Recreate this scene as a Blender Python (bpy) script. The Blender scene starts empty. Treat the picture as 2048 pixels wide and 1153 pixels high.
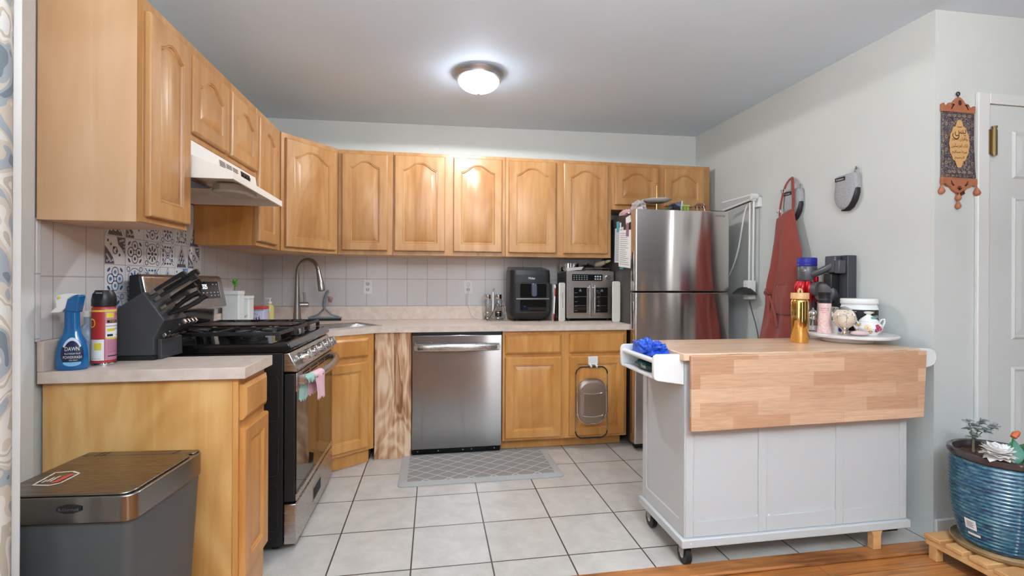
import bpy, bmesh, math, random
from mathutils import Vector, Matrix, noise
random.seed(11)
S = bpy.context.scene
COL = S.collection
PI = math.pi

# ------------------------------------------------------------------ camera, world, light, exposure
cam_d = bpy.data.cameras.new('camera'); cam = bpy.data.objects.new('camera', cam_d); COL.objects.link(cam)
cam_d.sensor_width = 36.0; cam_d.lens = 949.69/2048*36.0
cam_d.shift_y = -(576.5-564.98)/2048; cam_d.clip_start = 0.02
cam.matrix_world = (Matrix.Translation((1.2929, -3.9115, 1.1938)) @ Matrix.Rotation(-0.1637, 4, 'Z')
                    @ Matrix.Rotation(PI/2, 4, 'X') @ Matrix.Rotation(0.0046, 4, 'Z'))
S.camera = cam
S.view_settings.view_transform = 'Standard'; S.view_settings.look = 'None'
S.view_settings.gamma = 1.0; S.view_settings.use_curve_mapping = False
S.view_settings.exposure = 0.17
w = bpy.data.worlds.new('daylight'); S.world = w; w.use_nodes = True
w.node_tree.nodes['Background'].inputs[0].default_value = (0.93, 0.96, 1.0, 1)
w.node_tree.nodes['Background'].inputs[1].default_value = 0.09

def area_light(name, loc, target, sx, sy, power, col=(1, 1, 1)):
    l = bpy.data.lights.new(name, 'AREA'); l.shape = 'RECTANGLE'; l.size = sx; l.size_y = sy
    l.energy = power; l.color = col
    o = bpy.data.objects.new(name, l); COL.objects.link(o); o.location = loc
    o.rotation_euler = (Vector(target)-Vector(loc)).to_track_quat('-Z', 'Y').to_euler()
    return o
area_light('added_area_fill', (2.45, -6.3, 1.15), (2.2, 0, 1.1), 0.32, 2.0, 12, (0.92, 0.96, 1.0))  # added tall fill behind the camera, streaks the dishwasher steel
area_light('added_area_fill', (5.9, -6.3, 1.3), (3.0, 0, 1.2), 1.0, 1.9, 4, (0.92, 0.96, 1.0))  # added fill far right behind the camera, bright band on the fridge
area_light('added_ceiling_bounce', (1.75, -4.55, 1.6), (1.75, -4.5, 2.5), 1.3, 0.8, 205, (0.85, 0.93, 0.99))  # added upward light, bounces off the ceiling as soft fill
area_light('added_area_fill', (0.12, -3.75, 1.4), (3.5, -1.0, 1.3), 1.1, 1.4, 16, (0.92, 0.97, 1.0))  # added fill in front of the closed left wall, brightens the right wall
def spot_light(name, loc, power, r, col, deg, blend):
    l = bpy.data.lights.new(name, 'SPOT'); l.energy = power; l.shadow_soft_size = r; l.color = col
    l.spot_size = math.radians(deg); l.spot_blend = blend
    o = bpy.data.objects.new(name, l); COL.objects.link(o); o.location = loc; return o
def point_light(name, loc, power, r, col):
    l = bpy.data.lights.new(name, 'POINT'); l.energy = power; l.shadow_soft_size = r; l.color = col
    o = bpy.data.objects.new(name, l); COL.objects.link(o); o.location = loc; return o
point_light('dining_room_lamp', (1.98, -4.35, 2.12), 33, 0.045, (1.0, 0.985, 0.96))
point_light('side_room_lamp', (4.6, -4.2, 2.0), 5, 0.05, (1.0, 0.985, 0.96))

# ------------------------------------------------------------------ mesh helpers
class MB:
    def __init__(s): s.v = []; s.f = []; s.m = []
    def add(s, vs, fs, m=0):
        b = len(s.v); s.v += [tuple(p) for p in vs]
        for f in fs: s.f.append([b+i for i in f]); s.m.append(m)
        return s
    def xf(s, M, start=0):
        for i in range(start, len(s.v)): s.v[i] = tuple(M @ Vector(s.v[i]))
        return s
    def box(s, x0, x1, y0, y1, z0, z1, m=0):
        if x0 > x1: x0, x1 = x1, x0
        if y0 > y1: y0, y1 = y1, y0
        if z0 > z1: z0, z1 = z1, z0
        return s.add([(x0,y0,z0),(x1,y0,z0),(x1,y1,z0),(x0,y1,z0),(x0,y0,z1),(x1,y0,z1),(x1,y1,z1),(x0,y1,z1)],
                     [(3,2,1,0),(4,5,6,7),(0,1,5,4),(1,2,6,5),(2,3,7,6),(3,0,4,7)], m)
    def prism(s, poly, axis, a0, a1, m=0):
        n = len(poly)
        def P(p, a):
            if axis == 'z': return (p[0], p[1], a)
            if axis == 'y': return (p[0], a, p[1])
            return (a, p[0], p[1])
        return s.add([P(p, a0) for p in poly]+[P(p, a1) for p in poly],
                     [list(range(n))[::-1], [n+i for i in range(n)]]+[(i, (i+1) % n, n+(i+1) % n, n+i) for i in range(n)], m)
    def tube(s, path, r, n=8, closed=False, m=0, flat=None):
        path = [Vector(p) for p in path]; k = len(path)
        rs = r if isinstance(r, (list, tuple)) else [r]*k
        def tan(i):
            if closed: return (path[(i+1) % k]-path[i-1]).normalized()
            if i == 0: return (path[1]-path[0]).normalized()
            if i == k-1: return (path[-1]-path[-2]).normalized()
            return (path[i+1]-path[i-1]).normalized()
        t = tan(0); u = t.orthogonal().normalized()
        if flat is not None:
            u = Vector(flat); u = (u-t*u.dot(t)).normalized()
        vs = []
        for i in range(k):
            t2 = tan(i); u = (u-t2*u.dot(t2))
            u = u.normalized() if u.length > 1e-6 else t2.orthogonal().normalized()
            w2 = t2.cross(u)
            for j in range(n):
                a = 2*PI*j/n
                f = 1.0 if flat is None else 0.28
                vs.append(path[i]+(u*math.cos(a)+w2*(math.sin(a)*f))*rs[i])
        fs = []
        for i in range(k if closed else k-1):
            for j in range(n):
                a = i*n+j; b = i*n+(j+1) % n; c = ((i+1) % k)*n+(j+1) % n; d = ((i+1) % k)*n+j
                fs.append((a, b, c, d))
        if not closed: fs += [list(range(n))[::-1], [(k-1)*n+j for j in range(n)]]
        return s.add(vs, fs, m)
    def cyl(s, p0, p1, r0, r1=None, n=24, m=0):
        r1 = r0 if r1 is None else r1
        return s.tube([p0, p1], [r0, r1], n, False, m)
    def lathe(s, prof, c=(0,0,0), n=32, m=0, axis=None, cap=True, sq=None):
        vs = []; k = len(prof)
        for r, z in prof:
            for j in range(n):
                a = 2*PI*j/n
                x, y = math.cos(a), math.sin(a)
                if sq:
                    q = (abs(x)**sq+abs(y)**sq)**(-1/sq); x *= q; y *= q
                vs.append(Vector((r*x, r*y, z)))
        if axis is not None:
            R = Vector(axis).to_track_quat('Z', 'Y').to_matrix(); vs = [R @ p for p in vs]
        vs = [p+Vector(c) for p in vs]
        fs = [(i*n+j, i*n+(j+1) % n, (i+1)*n+(j+1) % n, (i+1)*n+j) for i in range(k-1) for j in range(n)]
        if cap: fs += [list(range(n))[::-1], [(k-1)*n+j for j in range(n)]]
        return s.add(vs, fs, m)
    def ball(s, c, rx, ry=None, rz=None, nu=16, nv=10, m=0):
        ry = rx if ry is None else ry; rz = rx if rz is None else rz
        prof = [(max(1e-4, math.sin(PI*i/nv)), -math.cos(PI*i/nv)) for i in range(nv+1)]
        st = len(s.v); s.lathe(prof, (0,0,0), nu, m, None, True)
        for i in range(st, len(s.v)):
            p = s.v[i]; s.v[i] = (p[0]*rx+c[0], p[1]*ry+c[1], p[2]*rz+c[2])
        return s
    def grid(s, fn, nu, nv, m=0, closed=False):
        vs = [fn(i/nu, j/nv) for j in range(nv+1) for i in range(nu+1)]
        fs = [(j*(nu+1)+i, j*(nu+1)+i+1, (j+1)*(nu+1)+i+1, (j+1)*(nu+1)+i) for j in range(nv) for i in range(nu)]
        return s.add(vs, fs, m)
    def rbox(s, x0, x1, y0, y1, z0, z1, r, axis='z', n=5, m=0):
        A = {'z': (x0, x1, y0, y1, z0, z1), 'y': (x0, x1, z0, z1, y0, y1), 'x': (y0, y1, z0, z1, x0, x1)}[axis]
        return s.prism(rrect(A[0], A[1], A[2], A[3], r, n), axis, A[4], A[5], m)

def rrect(x0, x1, y0, y1, r, n=5):
    out = []
    for cx, cy, a0 in ((x1-r, y0+r, -90), (x1-r, y1-r, 0), (x0+r, y1-r, 90), (x0+r, y0+r, 180)):
        for i in range(n+1):
            a = math.radians(a0+90*i/n); out.append((cx+r*math.cos(a), cy+r*math.sin(a)))
    return out

LOCAL = set()
def root_loc(o):
    while o.parent: o = o.parent
    return Vector((0,0,0)) if o.name in LOCAL else Vector(o.location)
def obj(name, mb, mats, parent=None, loc=None, bevel=0, seg=2, smooth=35, sub=0, solid=0, offset=0):
    me = bpy.data.meshes.new(name)
    off = root_loc(parent) if parent else Vector(loc or (0,0,0))
    me.from_pydata([tuple(Vector(p)-off) for p in mb.v], [], mb.f)
    for mt in (mats if isinstance(mats, (list, tuple)) else [mats]): me.materials.append(mt)
    me.polygons.foreach_set('material_index', mb.m)
    bm = bmesh.new(); bm.from_mesh(me); bmesh.ops.recalc_face_normals(bm, faces=bm.faces); bm.to_mesh(me); bm.free()
    if smooth:
        me.polygons.foreach_set('use_smooth', [True]*len(me.polygons))
        if smooth < 180: me.set_sharp_from_angle(angle=math.radians(smooth))
    me.update()
    o = bpy.data.objects.new(name, me); COL.objects.link(o)
    if parent: o.parent = parent
    else: o.location = off
    if solid:
        q = o.modifiers.new('thickness', 'SOLIDIFY'); q.thickness = solid; q.offset = offset
    if sub:
        q = o.modifiers.new('subdivision', 'SUBSURF'); q.levels = sub; q.render_levels = sub
    if bevel:
        q = o.modifiers.new('bevel', 'BEVEL'); q.width = bevel; q.segments = seg; q.limit_method = 'ANGLE'
        q.angle_limit = math.radians(40); q.harden_normals = False
    return o
def tag(o, label=None, cat=None, group=None, kind=None):
    if label: o['label'] = label
    if cat: o['category'] = cat
    if group: o['group'] = group
    if kind: o['kind'] = kind
    return o
def thing(name, label, cat, loc=(0,0,0), rotz=None, group=None):
    o = bpy.data.objects.new(name, None); COL.objects.link(o); o.location = loc; o.empty_display_size = 0.05
    if rotz is not None:
        o.rotation_euler = (0, 0, rotz); LOCAL.add(o.name)
    return tag(o, label, cat, group)
def dup(o, loc, label):
    c = o.copy(); COL.objects.link(c); c.location = loc; c['label'] = label
    for ch in list(o.children):
        d = ch.copy(); COL.objects.link(d); d.parent = c
        for g in ch.children:
            e = g.copy(); COL.objects.link(e); e.parent = d
    return c
def struct(name, mb, m, bevel=0, smooth=35):
    o = obj(name, mb, m, bevel=bevel, smooth=smooth); o['kind'] = 'structure'; return o

_fc = {}
def text_geo(s):
    """flat triangulated glyph mesh of one line: verts (x,y), faces, width"""
    if s in _fc: return _fc[s]
    cu = bpy.data.curves.new('t', 'FONT'); cu.body = s; cu.size = 1.0; cu.resolution_u = 3
    o = bpy.data.objects.new('t', cu); COL.objects.link(o)
    me = bpy.data.meshes.new_from_object(o.evaluated_get(bpy.context.evaluated_depsgraph_get()))
    vs = [(v.co.x, v.co.y) for v in me.vertices]; fs = [list(p.vertices) for p in me.polygons]
    bpy.data.objects.remove(o); bpy.data.meshes.remove(me)
    _fc[s] = (vs, fs); return _fc[s]
def text_mb(items, mapper, mb=None):
    """items: (string, cx, cy, width or None, height, material index); mapper(x, y) -> world point"""
    mb = mb or MB()
    for it in items:
        s, cx, cy, wd, ht = it[:5]; mi = it[5] if len(it) > 5 else 0
        vs, fs = text_geo(s)
        if not vs: continue
        x0 = min(v[0] for v in vs); x1 = max(v[0] for v in vs); y0 = min(v[1] for v in vs); y1 = max(v[1] for v in vs)
        sy = ht/max(1e-6, y1-y0); sx = sy if wd is None else wd/max(1e-6, x1-x0)
        mb.add([mapper(cx+(v[0]-(x0+x1)/2)*sx, cy+(v[1]-(y0+y1)/2)*sy) for v in vs], fs, mi)
    return mb
def plane_map(o, xd, yd):
    o = Vector(o); xd = Vector(xd); yd = Vector(yd)
    return lambda x, y: o+xd*x+yd*y
def cyl_map(c, r, ang0, z0):
    return lambda x, y: (c[0]+r*math.cos(ang0+x/r), c[1]+r*math.sin(ang0+x/r), z0+y)
def flat_poly(mb, pts, mapper, m=0):
    mb.add([mapper(*p) for p in pts], [list(range(len(pts)))], m)

# ------------------------------------------------------------------ materials
def lin(c):
    r = []
    for v in c[:3]:
        v /= 255.0; r.append(v/12.92 if v <= .04045 else ((v+.055)/1.055)**2.4)
    return (*r, 1.0)
def new_mat(name):
    m = bpy.data.materials.new(name); m.use_nodes = True
    return m, m.node_tree.nodes, m.node_tree.links, m.node_tree.nodes['Principled BSDF']
def coords(N, L, scale=(1,1,1), rand=False, loc=(0,0,0)):
    tc = N.new('ShaderNodeTexCoord'); mp = N.new('ShaderNodeMapping')
    mp.inputs['Scale'].default_value = scale; mp.inputs['Location'].default_value = loc
    L.new(tc.outputs['Object'], mp.inputs['Vector'])
    if rand:
        oi = N.new('ShaderNodeObjectInfo'); mm = N.new('ShaderNodeMath'); mm.operation = 'MULTIPLY'; mm.inputs[1].default_value = 13.0
        L.new(oi.outputs['Random'], mm.inputs[0]); L.new(mm.outputs[0], mp.inputs['Location'])
    return mp.outputs['Vector']
def ramp(N, stops):
    r = N.new('ShaderNodeValToRGB'); e = r.color_ramp.elements
    while len(e) < len(stops): e.new(0.5)
    for q, (p, c) in zip(e, stops): q.position = p; q.color = lin(c)
    return r
def mat(name, col, rough=.5, metal=0.0, var=None, vscale=6, bump=0, bscale=200, stretch=(1,1,1), coat=0.0, trans=0.0, ior=1.45, spec=0.5, alpha=1.0, sheen=0.0):
    m, N, L, B = new_mat(name)
    B.inputs['Base Color'].default_value = lin(col); B.inputs['Roughness'].default_value = rough
    B.inputs['Metallic'].default_value = metal; B.inputs['Coat Weight'].default_value = coat
    B.inputs['Coat Roughness'].default_value = .08
    B.inputs['Transmission Weight'].default_value = trans; B.inputs['IOR'].default_value = ior
    B.inputs['Specular IOR Level'].default_value = spec; B.inputs['Alpha'].default_value = alpha
    if sheen: B.inputs['Sheen Weight'].default_value = sheen
    if var:
        n = N.new('ShaderNodeTexNoise'); n.inputs['Scale'].default_value = vscale; n.inputs['Detail'].default_value = 5
        L.new(coords(N, L, stretch), n.inputs['Vector'])
        r = ramp(N, [(.3, col), (.7, var)]); L.new(n.outputs['Fac'], r.inputs[0]); L.new(r.outputs[0], B.inputs['Base Color'])
    if bump:
        n = N.new('ShaderNodeTexNoise'); n.inputs['Scale'].default_value = bscale; n.inputs['Detail'].default_value = 3
        L.new(coords(N, L, stretch), n.inputs['Vector'])
        b = N.new('ShaderNodeBump'); b.inputs['Strength'].default_value = bump; b.inputs['Distance'].default_value = .002
        L.new(n.outputs['Fac'], b.inputs['Height']); L.new(b.outputs[0], B.inputs['Normal'])
    return m
def wood(name, c1, c2, c3, grain='z', rough=.32, scale=1.0, coat=.25, rings=.03):
    m, N, L, B = new_mat(name)
    st = {'x': (1.2, 14, 14), 'y': (14, 1.2, 14), 'z': (14, 14, 1.2)}[grain]
    v = coords(N, L, tuple(q*scale for q in st), True)
    n1 = N.new('ShaderNodeTexNoise'); n1.inputs['Scale'].default_value = 1.0; n1.inputs['Detail'].default_value = 6; n1.inputs['Distortion'].default_value = 1.2
    L.new(v, n1.inputs['Vector'])
    st2 = {'x': (.8, 3, 3), 'y': (3, .8, 3), 'z': (3, 3, .8)}[grain]
    v2 = coords(N, L, tuple(q*scale for q in st2), True)
    n2 = N.new('ShaderNodeTexNoise'); n2.inputs['Scale'].default_value = 1.0; n2.inputs['Detail'].default_value = 3; n2.inputs['Distortion'].default_value = .8
    L.new(v2, n2.inputs['Vector'])
    mx = N.new('ShaderNodeMix'); mx.data_type = 'FLOAT'; mx.inputs[0].default_value = .5
    L.new(n1.outputs['Fac'], mx.inputs[2]); L.new(n2.outputs['Fac'], mx.inputs[3])
    sn = N.new('ShaderNodeMath'); sn.operation = 'MULTIPLY'; sn.inputs[1].default_value = 58.0; L.new(n2.outputs['Fac'], sn.inputs[0])
    sw = N.new('ShaderNodeMath'); sw.operation = 'SINE'; L.new(sn.outputs[0], sw.inputs[0])
    sm = N.new('ShaderNodeMath'); sm.operation = 'MULTIPLY_ADD'; sm.inputs[1].default_value = rings; L.new(sw.outputs[0], sm.inputs[0]); L.new(mx.outputs[0], sm.inputs[2])
    r = ramp(N, [(.36, c1), (.5, c2), (.64, c3)]); L.new(sm.outputs[0], r.inputs[0]); L.new(r.outputs[0], B.inputs['Base Color'])
    B.inputs['Roughness'].default_value = rough; B.inputs['Coat Weight'].default_value = coat; B.inputs['Coat Roughness'].default_value = .15
    b = N.new('ShaderNodeBump'); b.inputs['Strength'].default_value = .05; b.inputs['Distance'].default_value = .002
    L.new(n1.outputs['Fac'], b.inputs['Height']); L.new(b.outputs[0], B.inputs['Normal'])
    return m
def bricks(name, axes, bw, bh, org, mortar, c1, c2, cm, offset=0.0, rough=.35, nz=None, coat=0.0, grain=None, msm=.1, bump=.3):
    """tile / board pattern laid in the plane of the two given axes, in object coordinates"""
    m, N, L, B = new_mat(name)
    tc = N.new('ShaderNodeTexCoord'); sp = N.new('ShaderNodeSeparateXYZ'); L.new(tc.outputs['Object'], sp.inputs[0])
    cb = N.new('ShaderNodeCombineXYZ')
    for k, a in enumerate(axes):
        ad = N.new('ShaderNodeMath'); ad.operation = 'SUBTRACT'; ad.inputs[1].default_value = org[k]
        L.new(sp.outputs['XYZ'.index(a)], ad.inputs[0]); L.new(ad.outputs[0], cb.inputs[k])
    t = N.new('ShaderNodeTexBrick'); t.offset = offset; t.squash = 1.0
    t.inputs['Scale'].default_value = 1.0; t.inputs['Brick Width'].default_value = bw; t.inputs['Row Height'].default_value = bh
    t.inputs['Mortar Size'].default_value = mortar; t.inputs['Mortar Smooth'].default_value = msm
    t.inputs['Color1'].default_value = lin(c1); t.inputs['Color2'].default_value = lin(c2); t.inputs['Mortar'].default_value = lin(cm)
    L.new(cb.outputs[0], t.inputs['Vector'])
    out = t.outputs['Color']
    if nz:
        n = N.new('ShaderNodeTexNoise'); n.inputs['Scale'].default_value = nz[0]; n.inputs['Detail'].default_value = 8; n.inputs['Roughness'].default_value = .65
        n.inputs['Distortion'].default_value = .5
        L.new(coords(N, L, grain or (1,1,1)), n.inputs['Vector'])
        r = N.new('ShaderNodeValToRGB'); e = r.color_ramp.elements
        e[0].position = .3; e[0].color = (nz[1],)*3+(1,); e[1].position = .7; e[1].color = (nz[2],)*3+(1,)
        L.new(n.outputs['Fac'], r.inputs[0])
        mx = N.new('ShaderNodeMix'); mx.data_type = 'RGBA'; mx.blend_type = 'MULTIPLY'; mx.inputs[0].default_value = 1.0
        L.new(out, mx.inputs[6]); L.new(r.outputs[0], mx.inputs[7]); out = mx.outputs[2]
    L.new(out, B.inputs['Base Color']); B.inputs['Roughness'].default_value = rough; B.inputs['Coat Weight'].default_value = coat
    b = N.new('ShaderNodeBump'); b.inputs['Strength'].default_value = bump; b.inputs['Distance'].default_value = .002; b.invert = True
    L.new(t.outputs['Fac'], b.inputs['Height']); L.new(b.outputs[0], B.inputs['Normal'])
    return m
def steel(name, col, rough, grain='z', bump=.03, aniso=0.0, rot=0.0):
    m, N, L, B = new_mat(name)
    st = {'x': (2, 500, 500), 'z': (500, 500, 2), 'y': (500, 2, 500)}[grain]
    n = N.new('ShaderNodeTexNoise'); n.inputs['Scale'].default_value = 1.0; n.inputs['Detail'].default_value = 2
    L.new(coords(N, L, st), n.inputs['Vector'])
    B.inputs['Base Color'].default_value = lin(col); B.inputs['Metallic'].default_value = 1.0
    if aniso:
        tg = N.new('ShaderNodeTangent'); tg.direction_type = 'RADIAL'; tg.axis = 'Z'; L.new(tg.outputs[0], B.inputs['Tangent'])
        B.inputs['Anisotropic'].default_value = aniso; B.inputs['Anisotropic Rotation'].default_value = rot
    r = N.new('ShaderNodeMapRange'); r.inputs['To Min'].default_value = rough*.8; r.inputs['To Max'].default_value = rough*1.25
    L.new(n.outputs['Fac'], r.inputs[0]); L.new(r.outputs[0], B.inputs['Roughness'])
    b = N.new('ShaderNodeBump'); b.inputs['Strength'].default_value = bump; b.inputs['Distance'].default_value = .001
    L.new(n.outputs['Fac'], b.inputs['Height']); L.new(b.outputs[0], B.inputs['Normal'])
    return m
def glow(name, col, strength):
    m, N, L, B = new_mat(name)
    B.inputs['Base Color'].default_value = lin(col); B.inputs['Emission Color'].default_value = lin(col)
    B.inputs['Emission Strength'].default_value = strength; return m

M = {}
M['wall'] = mat('wall_paint', (203, 204, 199), .7, var=(199, 200, 195), vscale=3, bump=.15, bscale=120)
M['wall_back'] = M['wall']
M['ceil'] = mat('ceiling_paint', (209, 222, 233), .65, var=(205, 218, 229), vscale=2, bump=.1, bscale=90)
M['trim'] = mat('white_trim_paint', (214, 213, 209), .45)
M['door_white'] = mat('white_door_paint', (205, 206, 202), .45)
M['maple'] = wood('maple_wood', (164, 113, 62), (180, 131, 80), (192, 147, 97), 'z', .34, coat=.08)
M['maple_x'] = wood('maple_wood_rail', (205, 152, 96), (219, 169, 113), (227, 182, 130), 'x', .3)
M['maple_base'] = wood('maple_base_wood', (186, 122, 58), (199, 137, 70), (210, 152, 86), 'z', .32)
M['panel'] = wood('birch_end_panel', (202, 156, 112), (211, 169, 128), (220, 181, 144), 'z', .4, .6, .1)
M['panel_base'] = wood('birch_base_panel', (194, 138, 72), (211, 158, 93), (225, 178, 114), 'z', .4, .75, .1, .07)
M['ply'] = wood('raw_plywood', (136, 84, 52), (198, 150, 112), (228, 198, 166), 'z', .8, 1.7, 0, .06)
M['counter'] = mat('laminate_beige', (216, 199, 186), .35, var=(199, 179, 165), vscale=22, stretch=(1,1,1))
M['tile'] = bricks('wall_tile', 'XZ', .1572, .2145, (.613, 1.0), .0022, (216, 211, 208), (212, 207, 204), (176, 168, 164), rough=.22)
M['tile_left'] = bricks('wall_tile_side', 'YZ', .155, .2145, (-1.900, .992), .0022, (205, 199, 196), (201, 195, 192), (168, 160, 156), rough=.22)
M['floor'] = bricks('floor_tile', 'XY', .3379, .3379, (.867, -1.5642), .0032, (200, 192, 183), (193, 185, 176), (60, 54, 50), rough=.38, nz=(9, .80, 1.05), msm=.0)
M['oak'] = bricks('oak_floor', 'XY', .9, .082, (.2, -2.13), .0012, (196, 126, 66), (176, 106, 52), (70, 38, 18), .37, .3, nz=(3, .52, 1.12), coat=.3, grain=(1.3, 22, 1), msm=0)
M['sill'] = wood('threshold_oak', (120, 70, 36), (176, 112, 62), (204, 142, 90), 'x', .35, 1.6)
M['steel'] = steel('brushed_steel', (152, 150, 149), .15, 'x', .012, 1.0, .25)
M['steel_x'] = steel('brushed_steel_horizontal', (188, 184, 180), .26, 'x')
M['steel_fridge'] = steel('fridge_steel', (218, 212, 209), .16, 'x', .012, 1.0, .25)
M['chrome'] = mat('chrome', (215, 215, 215), .08, 1.0)
M['nickel'] = mat('brushed_nickel', (165, 160, 154), .28, 1.0)
M['blk'] = mat('black_enamel', (16, 16, 17), .12, coat=.3)
M['blk_soft'] = mat('black_plastic', (28, 28, 30), .4)
M['blk_side'] = mat('black_side_panel', (26, 25, 26), .45)
M['iron'] = mat('cast_iron', (26, 26, 28), .38)
M['dglass'] = mat('dark_oven_glass', (14, 12, 11), .03, spec=.6, coat=.35)
M['white'] = mat('white_plastic', (232, 232, 228), .35)
M['hoodwhite'] = mat('white_hood_enamel', (236, 230, 222), .3)
M['cart'] = mat('white_cart_paint', (194, 193, 191), .5)
M['cartglossy'] = mat('white_cart_rack_paint', (232, 231, 228), .35)
M['block'] = bricks('butcher_block', 'XZ', .26, .058, (2.35, .59), .0003, (222, 182, 150), (190, 142, 108), (190, 144, 112), .43, .38, nz=(4, .78, 1.10), grain=(2.2, 20, 34), bump=.02)
M['block_top'] = bricks('butcher_block_top', 'XY', .30, .05, (2.3, -2.12), .0003, (226, 190, 158), (212, 170, 136), (200, 158, 128), .4, .33, nz=(4, .88, 1.06), grain=(3, 22, 20), bump=.02, coat=.2)
M['fridge_side'] = mat('dark_fridge_side', (70, 66, 64), .4, .3)
M['gasket'] = mat('dark_gasket', (30, 28, 28), .6)
M['can_steel'] = steel('trash_steel', (146, 142, 138), .24, 'x', .02)
M['can_grey'] = mat('grey_resin', (74, 76, 76), .42, bump=.1, bscale=500)
M['glass'] = mat('clear_glass', (245, 248, 248), .02, trans=1.0, ior=1.45)
M['paper'] = mat('paper', (232, 232, 230), .8)
M['ink'] = mat('grey_ink', (110, 112, 116), .8)
M['black_ink'] = mat('black_ink', (22, 22, 24), .6)
M['red'] = mat('red_plastic', (168, 44, 42), .4)
M['rust'] = mat('rust_cotton', (148, 68, 56), .85, var=(138, 60, 48), vscale=14, bump=.25, bscale=420, sheen=.2)
M['greycloth'] = mat('grey_linen', (168, 168, 168), .9, var=(150, 150, 151), vscale=120, bump=.3, bscale=500)
M['gold'] = mat('polished_gold', (226, 178, 104), .09, 1.0)
M['bluebag'] = mat('blue_nylon', (40, 78, 190), .3, var=(52, 104, 212), vscale=9)
M['greenbag'] = mat('dark_green_nylon', (22, 62, 58), .4)
M['dishblue'] = mat('blue_soap', (12, 108, 166), .12, var=(8, 92, 154), vscale=12, coat=.5, trans=.15)
M['terra'] = mat('carved_wood', (176, 112, 78), .55, var=(160, 96, 66), vscale=20)
M['darkcarve'] = mat('dark_carving', (70, 36, 26), .7)
M['brass'] = mat('aged_brass', (150, 128, 92), .35, 1.0)
M['navy'] = mat('navy_print', (24, 34, 66), .4)
M['yellow'] = mat('yellow_print', (222, 200, 60), .5)
M['pinkprint'] = mat('pink_print', (190, 128, 148), .5)
M['soil'] = mat('potting_soil', (58, 38, 28), .95, var=(92, 62, 44), vscale=60, bump=1.0, bscale=90)
M['leaf'] = mat('green_leaf', (52, 116, 56), .45, var=(38, 92, 48), vscale=20)
M['fresh'] = mat('fresh_green_leaf', (96, 176, 60), .45)
M['pine'] = wood('pine_slats', (196, 142, 88), (210, 158, 102), (222, 174, 120), 'x', .5, 1.2, .1)
# ------------------------------------------------------------------ room shell
W = 3.594; YE = -2.05
def cz(x, y): return 2.45+.014*x+.0127*y
def wall(name, x0, x1, y0, y1, m, z0=0):
    mb = MB(); t = [cz(x, y)+.01 for x, y in ((x0,y0),(x1,y0),(x1,y1),(x0,y1))]
    mb.add([(x0,y0,z0),(x1,y0,z0),(x1,y1,z0),(x0,y1,z0),(x0,y0,t[0]),(x1,y0,t[1]),(x1,y1,t[2]),(x0,y1,t[3])],
           [(3,2,1,0),(4,5,6,7),(0,1,5,4),(1,2,6,5),(2,3,7,6),(3,0,4,7)])
    return struct(name, mb, m)
wall('wall_back', 0, W, 0, .1, M['wall'])
wall('wall_left', -.1, 0, -6.5, .1, M['wall'])
wall('wall_right', W, W+.1, YE, .1, M['wall'])
wall('wall_entry', W+.1, 7, YE, YE+.1, M['wall'])
mb = MB(); cs = [(-.1, -6.5), (7, -6.5), (7, .1), (-.1, .1)]
mb.add([(x, y, cz(x, y)) for x, y in cs]+[(x, y, cz(x, y)+.08) for x, y in cs],
       [(0,1,2,3),(7,6,5,4),(0,4,5,1),(1,5,6,2),(2,6,7,3),(3,7,4,0)])
struct('ceiling', mb, M['ceil'])
struct('floor', MB().box(0, W, -2.062, 0, -.06, 0), M['floor'])
struct('floor_oak', MB().box(0, 7, -6.5, -2.062, -.06, -.002).box(W+.1, 7, -2.062, YE, -.06, -.002), M['oak'])
struct('trim_1', MB().box(.34, 3.53, -2.142, -2.062, -.001, .013), M['sill'], bevel=.005)
struct('trim_2', MB().box(0, .32, -2.632, -2.598, 0, cz(.3, -2.6)), M['trim'], bevel=.003)
struct('trim_3', MB().box(3.816, 3.882, YE-.018, YE, 0, 2.10).box(3.882, 4.66, YE-.018, YE, 2.05, 2.10).box(4.66, 4.726, YE-.018, YE, 0, 2.10), M['trim'], bevel=.004)
struct('baseboard_entry', MB().box(W+.002, 3.814, YE-.014, YE, 0, .1), M['trim'], bevel=.004)
struct('trim_4', MB().box(.0005, .0105, -2.124, -2.106, .99, 1.40), M['tile'], bevel=.003)
struct('trim_5', MB().box(.0005, .014, -2.205, -2.135, 0, cz(0, -2.2)-.002), M['trim'], bevel=.003)
struct('wall_tile_back', MB().box(.0102, 2.69, -.010, 0, .90, 1.42), M['tile'])
struct('wall_tile_left', MB().box(0, .010, -2.106, 0, .90, 1.42), M['tile_left'])
# entry door: six panels
door = struct('door_1', MB().box(3.886, 4.656, YE-.010, YE, .008, 2.046), M['door_white'])
def raised(mb, x0, x1, z0, z1, y):
    for (d, yy), (d2, y2) in zip(((0, 0), (.012, -.007), (.022, -.002), (.05, -.006)), ((.012, -.007), (.022, -.002), (.05, -.006), (None, None))):
        a = [(x0+d, y+yy, z0+d), (x1-d, y+yy, z0+d), (x1-d, y+yy, z1-d), (x0+d, y+yy, z1-d)]
        if d2 is None: mb.add(a, [(0, 1, 2, 3)]); continue
        b = [(x0+d2, y+y2, z0+d2), (x1-d2, y+y2, z0+d2), (x1-d2, y+y2, z1-d2), (x0+d2, y+y2, z1-d2)]
        mb.add(a+b, [(i, (i+1) % 4, 4+(i+1) % 4, 4+i) for i in range(4)])
for xa, xb in ((4.02, 4.235), (4.31, 4.525)):
    for za, zb in ((1.70, 1.93), (.93, 1.615), (.14, .80)):
        mb = MB(); raised(mb, xa, xb, za, zb, YE-.010); obj('door_panel', mb, M['door_white'], door, smooth=0)
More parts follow.
